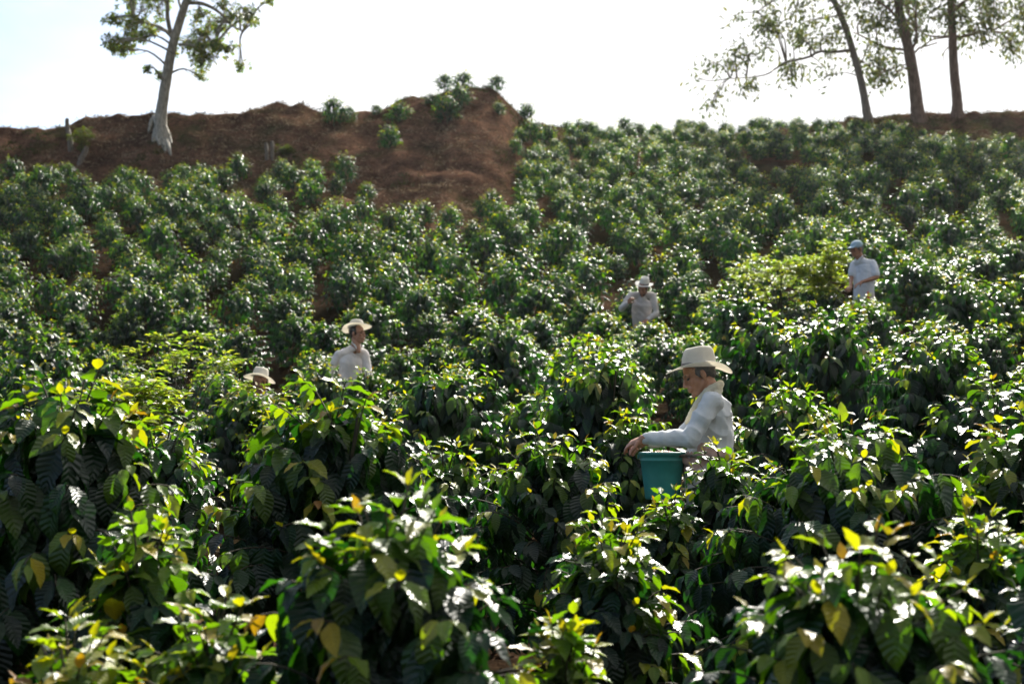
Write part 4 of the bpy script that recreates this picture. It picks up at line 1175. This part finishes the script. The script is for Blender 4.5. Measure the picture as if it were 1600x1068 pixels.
# the man with the bucket, seen from his left side
D = 8.9
J = JW(D, neck=(1109, 613, 0), s0=(1109, 628, .165), s1=(1113, 628, -.165), chest=(1114, 650, 0), belly=(1112, 688, 0), hip=(1108, 728, 0),
       e0=(1068, 682, .22), w0=(1010, 690, .07), h0=(986, 697, .02), e1=(1076, 686, -.23), w1=(1004, 685, -.10), h1=(982, 694, -.06))
hc = P(1092.5, 585, D)
root, base, fr, bfr = person('old man in pale blue shirt and cream hat, picking into a green bucket', P(1100, 600, D), (hc, (-1, -.10, -.48)), J, M_skin, M_hair_g, M_shirt_b, M_trouser,
       voxel=.0045, facing=(-1, 0, 0), fist=(.75, .55), palm_n=((.1, .5, .9), (-.1, -.45, .9)), chest=(.165, .12), wr=.012, k=1.04)
hat(P(1092, 573.5, D), (-1, -.05, -.03), (-.13, 0, 1), root, base, M_straw, M_band, crown_h=.125, brim=.096, curl=.026, droop=.040, narrow=.9, k=1.04)
tw = Blob()
for s_, dy in ((1, -.085), (-1, .085)):
    tw.chain([P(1126, 600, D), P(1118, 603, D + dy * .8), P(1104, 612, D + dy), P(1090, 630, D + dy * .9), P(1079, 648, D + dy * .7), P(1072, 660, D + dy * .6)], [.024, .024, .023, .022, .018, .012])
    tw.chain([P(1125, 609, D), P(1118, 614, D + dy), P(1103, 620, D + dy * 1.15)], [.02, .02, .012])
tw.build('neck_towel', M_towel, root, base, .005, 2, .005, 22)
wc = Blob(); f_, l_, u_ = bfr
wc.ell(P(1106, 712, D), (.135, .18, .075), (f_, l_, u_)); wc.ell(P(1098, 732, D), (.13, .18, .10), (f_, l_, u_)); wc.cap(P(1096, 700, D - .14), .03, P(1082, 738, D - .15), .035); wc.cap(P(1078, 722, D - .10), .02, P(1068, 716, D - .08), .012)
wc.build('waist_cloth', M_sack, root, base, .006, 2, .012, 14)
kp = Blob(); kp.cap(P(1092, 745, D - .12), .085, P(1092, 800, D - .12), .075)
kp.build('apron_flap', M_trouser, root, base, .007, 2, .012, 12)

# bucket
def bucket():
    c = P(1034.5, 706, D - .03)
    o = empty('bucket', c - Vector((0, 0, .29)), 0, 'teal green plastic bucket hanging at the belly of the old man', 'bucket')
    m = noise_mat('teal_plastic', (0.03, 0.20, 0.17), (0.05, 0.29, 0.25), scale=5, rough=.38, bump=.03, spec=.5)
    b = o.location.copy(); rings = []
    for h, r in ((0.0, .001), (0.0, .100), (.004, .106), (.02, .1085), (.14, .1225), (.235, .1345), (.237, .138), (.243, .138), (.246, .136), (.27, .1395), (.2715, .1455), (.283, .147), (.29, .145), (.291, .141), (.286, .1375), (.25, .1335), (.02, .1045), (.012, .10), (.011, .001)):
        rings.append([Vector((r * math.cos(2 * math.pi * j / 48), r * math.sin(2 * math.pi * j / 48), h)) for j in range(48)])
    grid_obj('shell', rings, m, o, (0, 0, 0), 0)
    A = Acc(); t = np.linspace(0, math.pi, 24)
    add_tube(A, np.stack([.149 * np.cos(t), -.0 + .149 * np.sin(t) * .96, .262 - .04 * np.sin(t)], 1), .0028, 7)
    link('handle', A.mesh('bucket_handle'), flat_mat('galvanised_wire', (.45, .45, .45), .35, metal=1), o)
    for s in (-1, 1):
        bm = bmesh.new(); bmesh.ops.create_cone(bm, cap_ends=True, segments=14, radius1=.014, radius2=.012, depth=.012, matrix=Matrix.Translation((s * .147, 0, .262)) @ Matrix.Rotation(math.pi / 2, 4, 'Y'))
        me = bpy.data.meshes.new('bucket_lug'); bm.to_mesh(me); bm.free(); link('lug', me, m, o)
    # picked cherries heaped inside
    r_ = np.random.default_rng(3); A = Acc()
    bm = bmesh.new(); bmesh.ops.create_icosphere(bm, subdivisions=1, radius=.0075); V = np.array([v.co[:] for v in bm.verts]); T = np.array([[v.index for v in f.verts] + [f.verts[0].index] for f in bm.faces]); bm.free()
    T = T[:, :3]
    VV, TT, CC, n = [], [], [], 0
    for _ in range(900):
        a = r_.uniform(0, 6.28); q = .128 * math.sqrt(r_.random()); hz = .262 + .03 * (1 - (q / .128) ** 2) + r_.uniform(-.012, .004)
        VV.append(V * [1, 1, 1.15] + [q * math.cos(a), q * math.sin(a), hz]); TT.append(T + n); n += len(V)
        CC.append(np.tile(np.array([(.30, .03, .02), (.35, .16, .03), (.18, .02, .02), (.30, .26, .05)][r_.integers(4)]), (len(V), 1)))
    me = np_mesh('cherries', np.concatenate(VV), np.concatenate(TT), np.concatenate(CC))
    ch = link('coffee_cherries', me, leaf_material('cherry_skin', trans=.02, rough=.3, veins=False)); ch.location = b
    tag(ch, 'red and yellow coffee cherries heaped in the teal green bucket', 'cherries', kind='stuff')
    # belt that ties the bucket to the waist
    A = Acc(); fb = c + Vector((.147, -.02, -.02))
    pts = [c + Vector((.10, -.11, -.022)), fb + Vector((0, -.05, 0)), P(1084, 712, D - .175), P(1108, 714, D - .185), P(1136, 716, D - .13), P(1146, 716, D), P(1136, 716, D + .13)]
    add_tube(A, spline([np.array((p_ - b)[:]) for p_ in pts], 26), .009, 7)
    link('strap', A.mesh('bucket_strap'), M_deadwood, o)
bucket()

# the young man looking to the right
D = 20.0
J = JW(D, neck=(556, 538, 0), s0=(529, 554, -.06), s1=(569, 552, .10), chest=(548, 568, 0), belly=(548, 596, .04), hip=(549, 622, .06),
       e0=(513, 583, -.1), w0=(522, 604, -.3), h0=(530, 609, -.38), e1=(576, 584, .0), w1=(580, 600, -.22), h1=(585, 604, -.3))
root, base, fr, bfr = person('young man in white striped shirt and cream hat, looking aside with open collar', P(549, 600, D + .06), (P(558.5, 521.5, D), (.86, -.5, .02)), J, M_skin, M_hair_b, M_shirt_w, M_trouser_d,
       facing=(.62, -.75, 0), open_collar=True, chest=(.18, .115), voxel=.007, k=1.14)
hat(P(557.5, 511.5, D), (.86, -.4, .20), (-.26, .34, 1), root, base, M_straw, None, crown_h=.10, brim=.095, curl=.012, droop=.02, k=1.08)

# the picker with the dark hatband, bending to his bush
D = 25.0
J = JW(D, neck=(1004, 457, .06), s0=(986, 461, .0), s1=(1019, 461, .02), chest=(1003, 478, .05), belly=(1002, 498, .14), hip=(1002, 517, .25),
       e0=(971, 482, -.12), w0=(981, 473, -.27), h0=(985, 468, -.30), e1=(1026, 489, -.05), w1=(1011, 500, -.25), h1=(1003, 504, -.32))
root, base, fr, bfr = person('bearded man in grey white shirt and pale hat with dark band, raising one hand', P(1002, 517, D + .22), (P(1004.5, 451.5, D - .06), (-.42, -.85, -.38)), J, M_skin2, M_hair_b, M_shirt_g, M_trouser_d,
       facing=(-.25, -1, 0), chest=(.18, .12), k=1.08, voxel=.007, fist=(1.1, .5), palm_n=((-.5, -.8, 0), (0, -.6, .8)))
hat(P(1006.5, 443.8, D - .05), (-.45, -.85, -.30), (.16, -.22, 1), root, base, M_straw_w, M_band_d, crown_h=.13, brim=.078, curl=.015, droop=.012)
bd = Blob(); c = P(1004.5, 451.5, D - .06); f_, l_, u_ = fr
bd.ell(c + f_ * .055 - u_ * .088, (.046, .046, .034), fr)
for s_ in (-1, 1): bd.cap(c + f_ * .01 + l_ * s_ * .056 - u_ * .03, .015, c + f_ * .05 + l_ * s_ * .035 - u_ * .08, .019)
bd.build('beard', M_hair_b, root, base, .005, 1, .004, 60)

# the man in the cap
D = 22.0
J = JW(D, neck=(1343, 404, .02), s0=(1335, 413, .14), s1=(1363, 412, -.04), chest=(1350, 424, .06), belly=(1350, 440, .06), hip=(1350, 462, .06),
       e0=(1330, 434, .05), w0=(1329, 447, -.18), h0=(1327, 450, -.26), e1=(1370, 433, -.14), w1=(1345, 441, -.26), h1=(1337, 445, -.30))
root, base, fr, bfr = person('man in blue grey cap and short sleeved pale shirt, one bare forearm across his waist', P(1350, 460, D + .06), (P(1338.5, 389.5, D), (-.85, -.5, -.14)), J, M_skin2, M_hair_g, M_shirt_p, M_trouser,
       facing=(-.85, -.5, 0), long_sleeve=False, chest=(.195, .135), voxel=.007, k=1.06)
f_, l_, u_ = fr; c = P(1338.5, 389.5, D)
cap = Blob()
cap.ell(c + f_ * -.012 + u_ * .058, (.108, .089, .085), fr)
cap.ell(c + f_ * -.012 + u_ * .040, (.108, .089, .045), fr)
for t in (-.75, -.5, -.25, 0, .25, .5, .75):
    cap.cap(c + f_ * (.07) + l_ * .075 * t + u_ * .052, .007, c + f_ * (.175 - .05 * t * t) + l_ * .075 * t + u_ * (.030 - .01 * t * t), .006, 8)
    cap.cap(c + f_ * (.07) + l_ * .075 * (t + .125) + u_ * .052, .007, c + f_ * (.172 - .05 * t * t) + l_ * .075 * (t + .12) + u_ * (.030 - .01 * t * t), .006, 8)
cap.build('cap', M_cap, root, base, .006, 2)
sh_ = Blob(); sh_.cap(P(1356, 457, D - .16), .02, P(1357, 470, D - .16), .018)
sh_.build('sash', M_red, root, base, .007, 2, .006, 14)

# the picker half hidden behind the wide bush
D = 15.0
J = JW(D, neck=(407, 615, .06), s0=(382, 630, .06), s1=(434, 631, .06), chest=(408, 650, .14), belly=(408, 678, .26), hip=(408, 700, .36),
       e0=(374, 662, -.05), w0=(385, 676, -.28), h0=(393, 682, -.36), e1=(442, 662, -.05), w1=(432, 676, -.28), h1=(425, 682, -.36))
root, base, fr, bfr = person('stooping picker in cream hat with only the upper face above the leaves', P(408, 700, D + .3), (P(407, 598.5, D), (.12, -.95, -.05)), J, M_skin2, M_hair_b, M_shirt_w, M_trouser_d,
       facing=(.05, -1, 0), chest=(.18, .12), voxel=.008)
hat(P(406, 589.8, D), (.15, -.95, .16), (.16, .26, 1), root, base, M_straw, None, crown_h=.11, brim=.09, curl=-.025, droop=.0)
#@@END
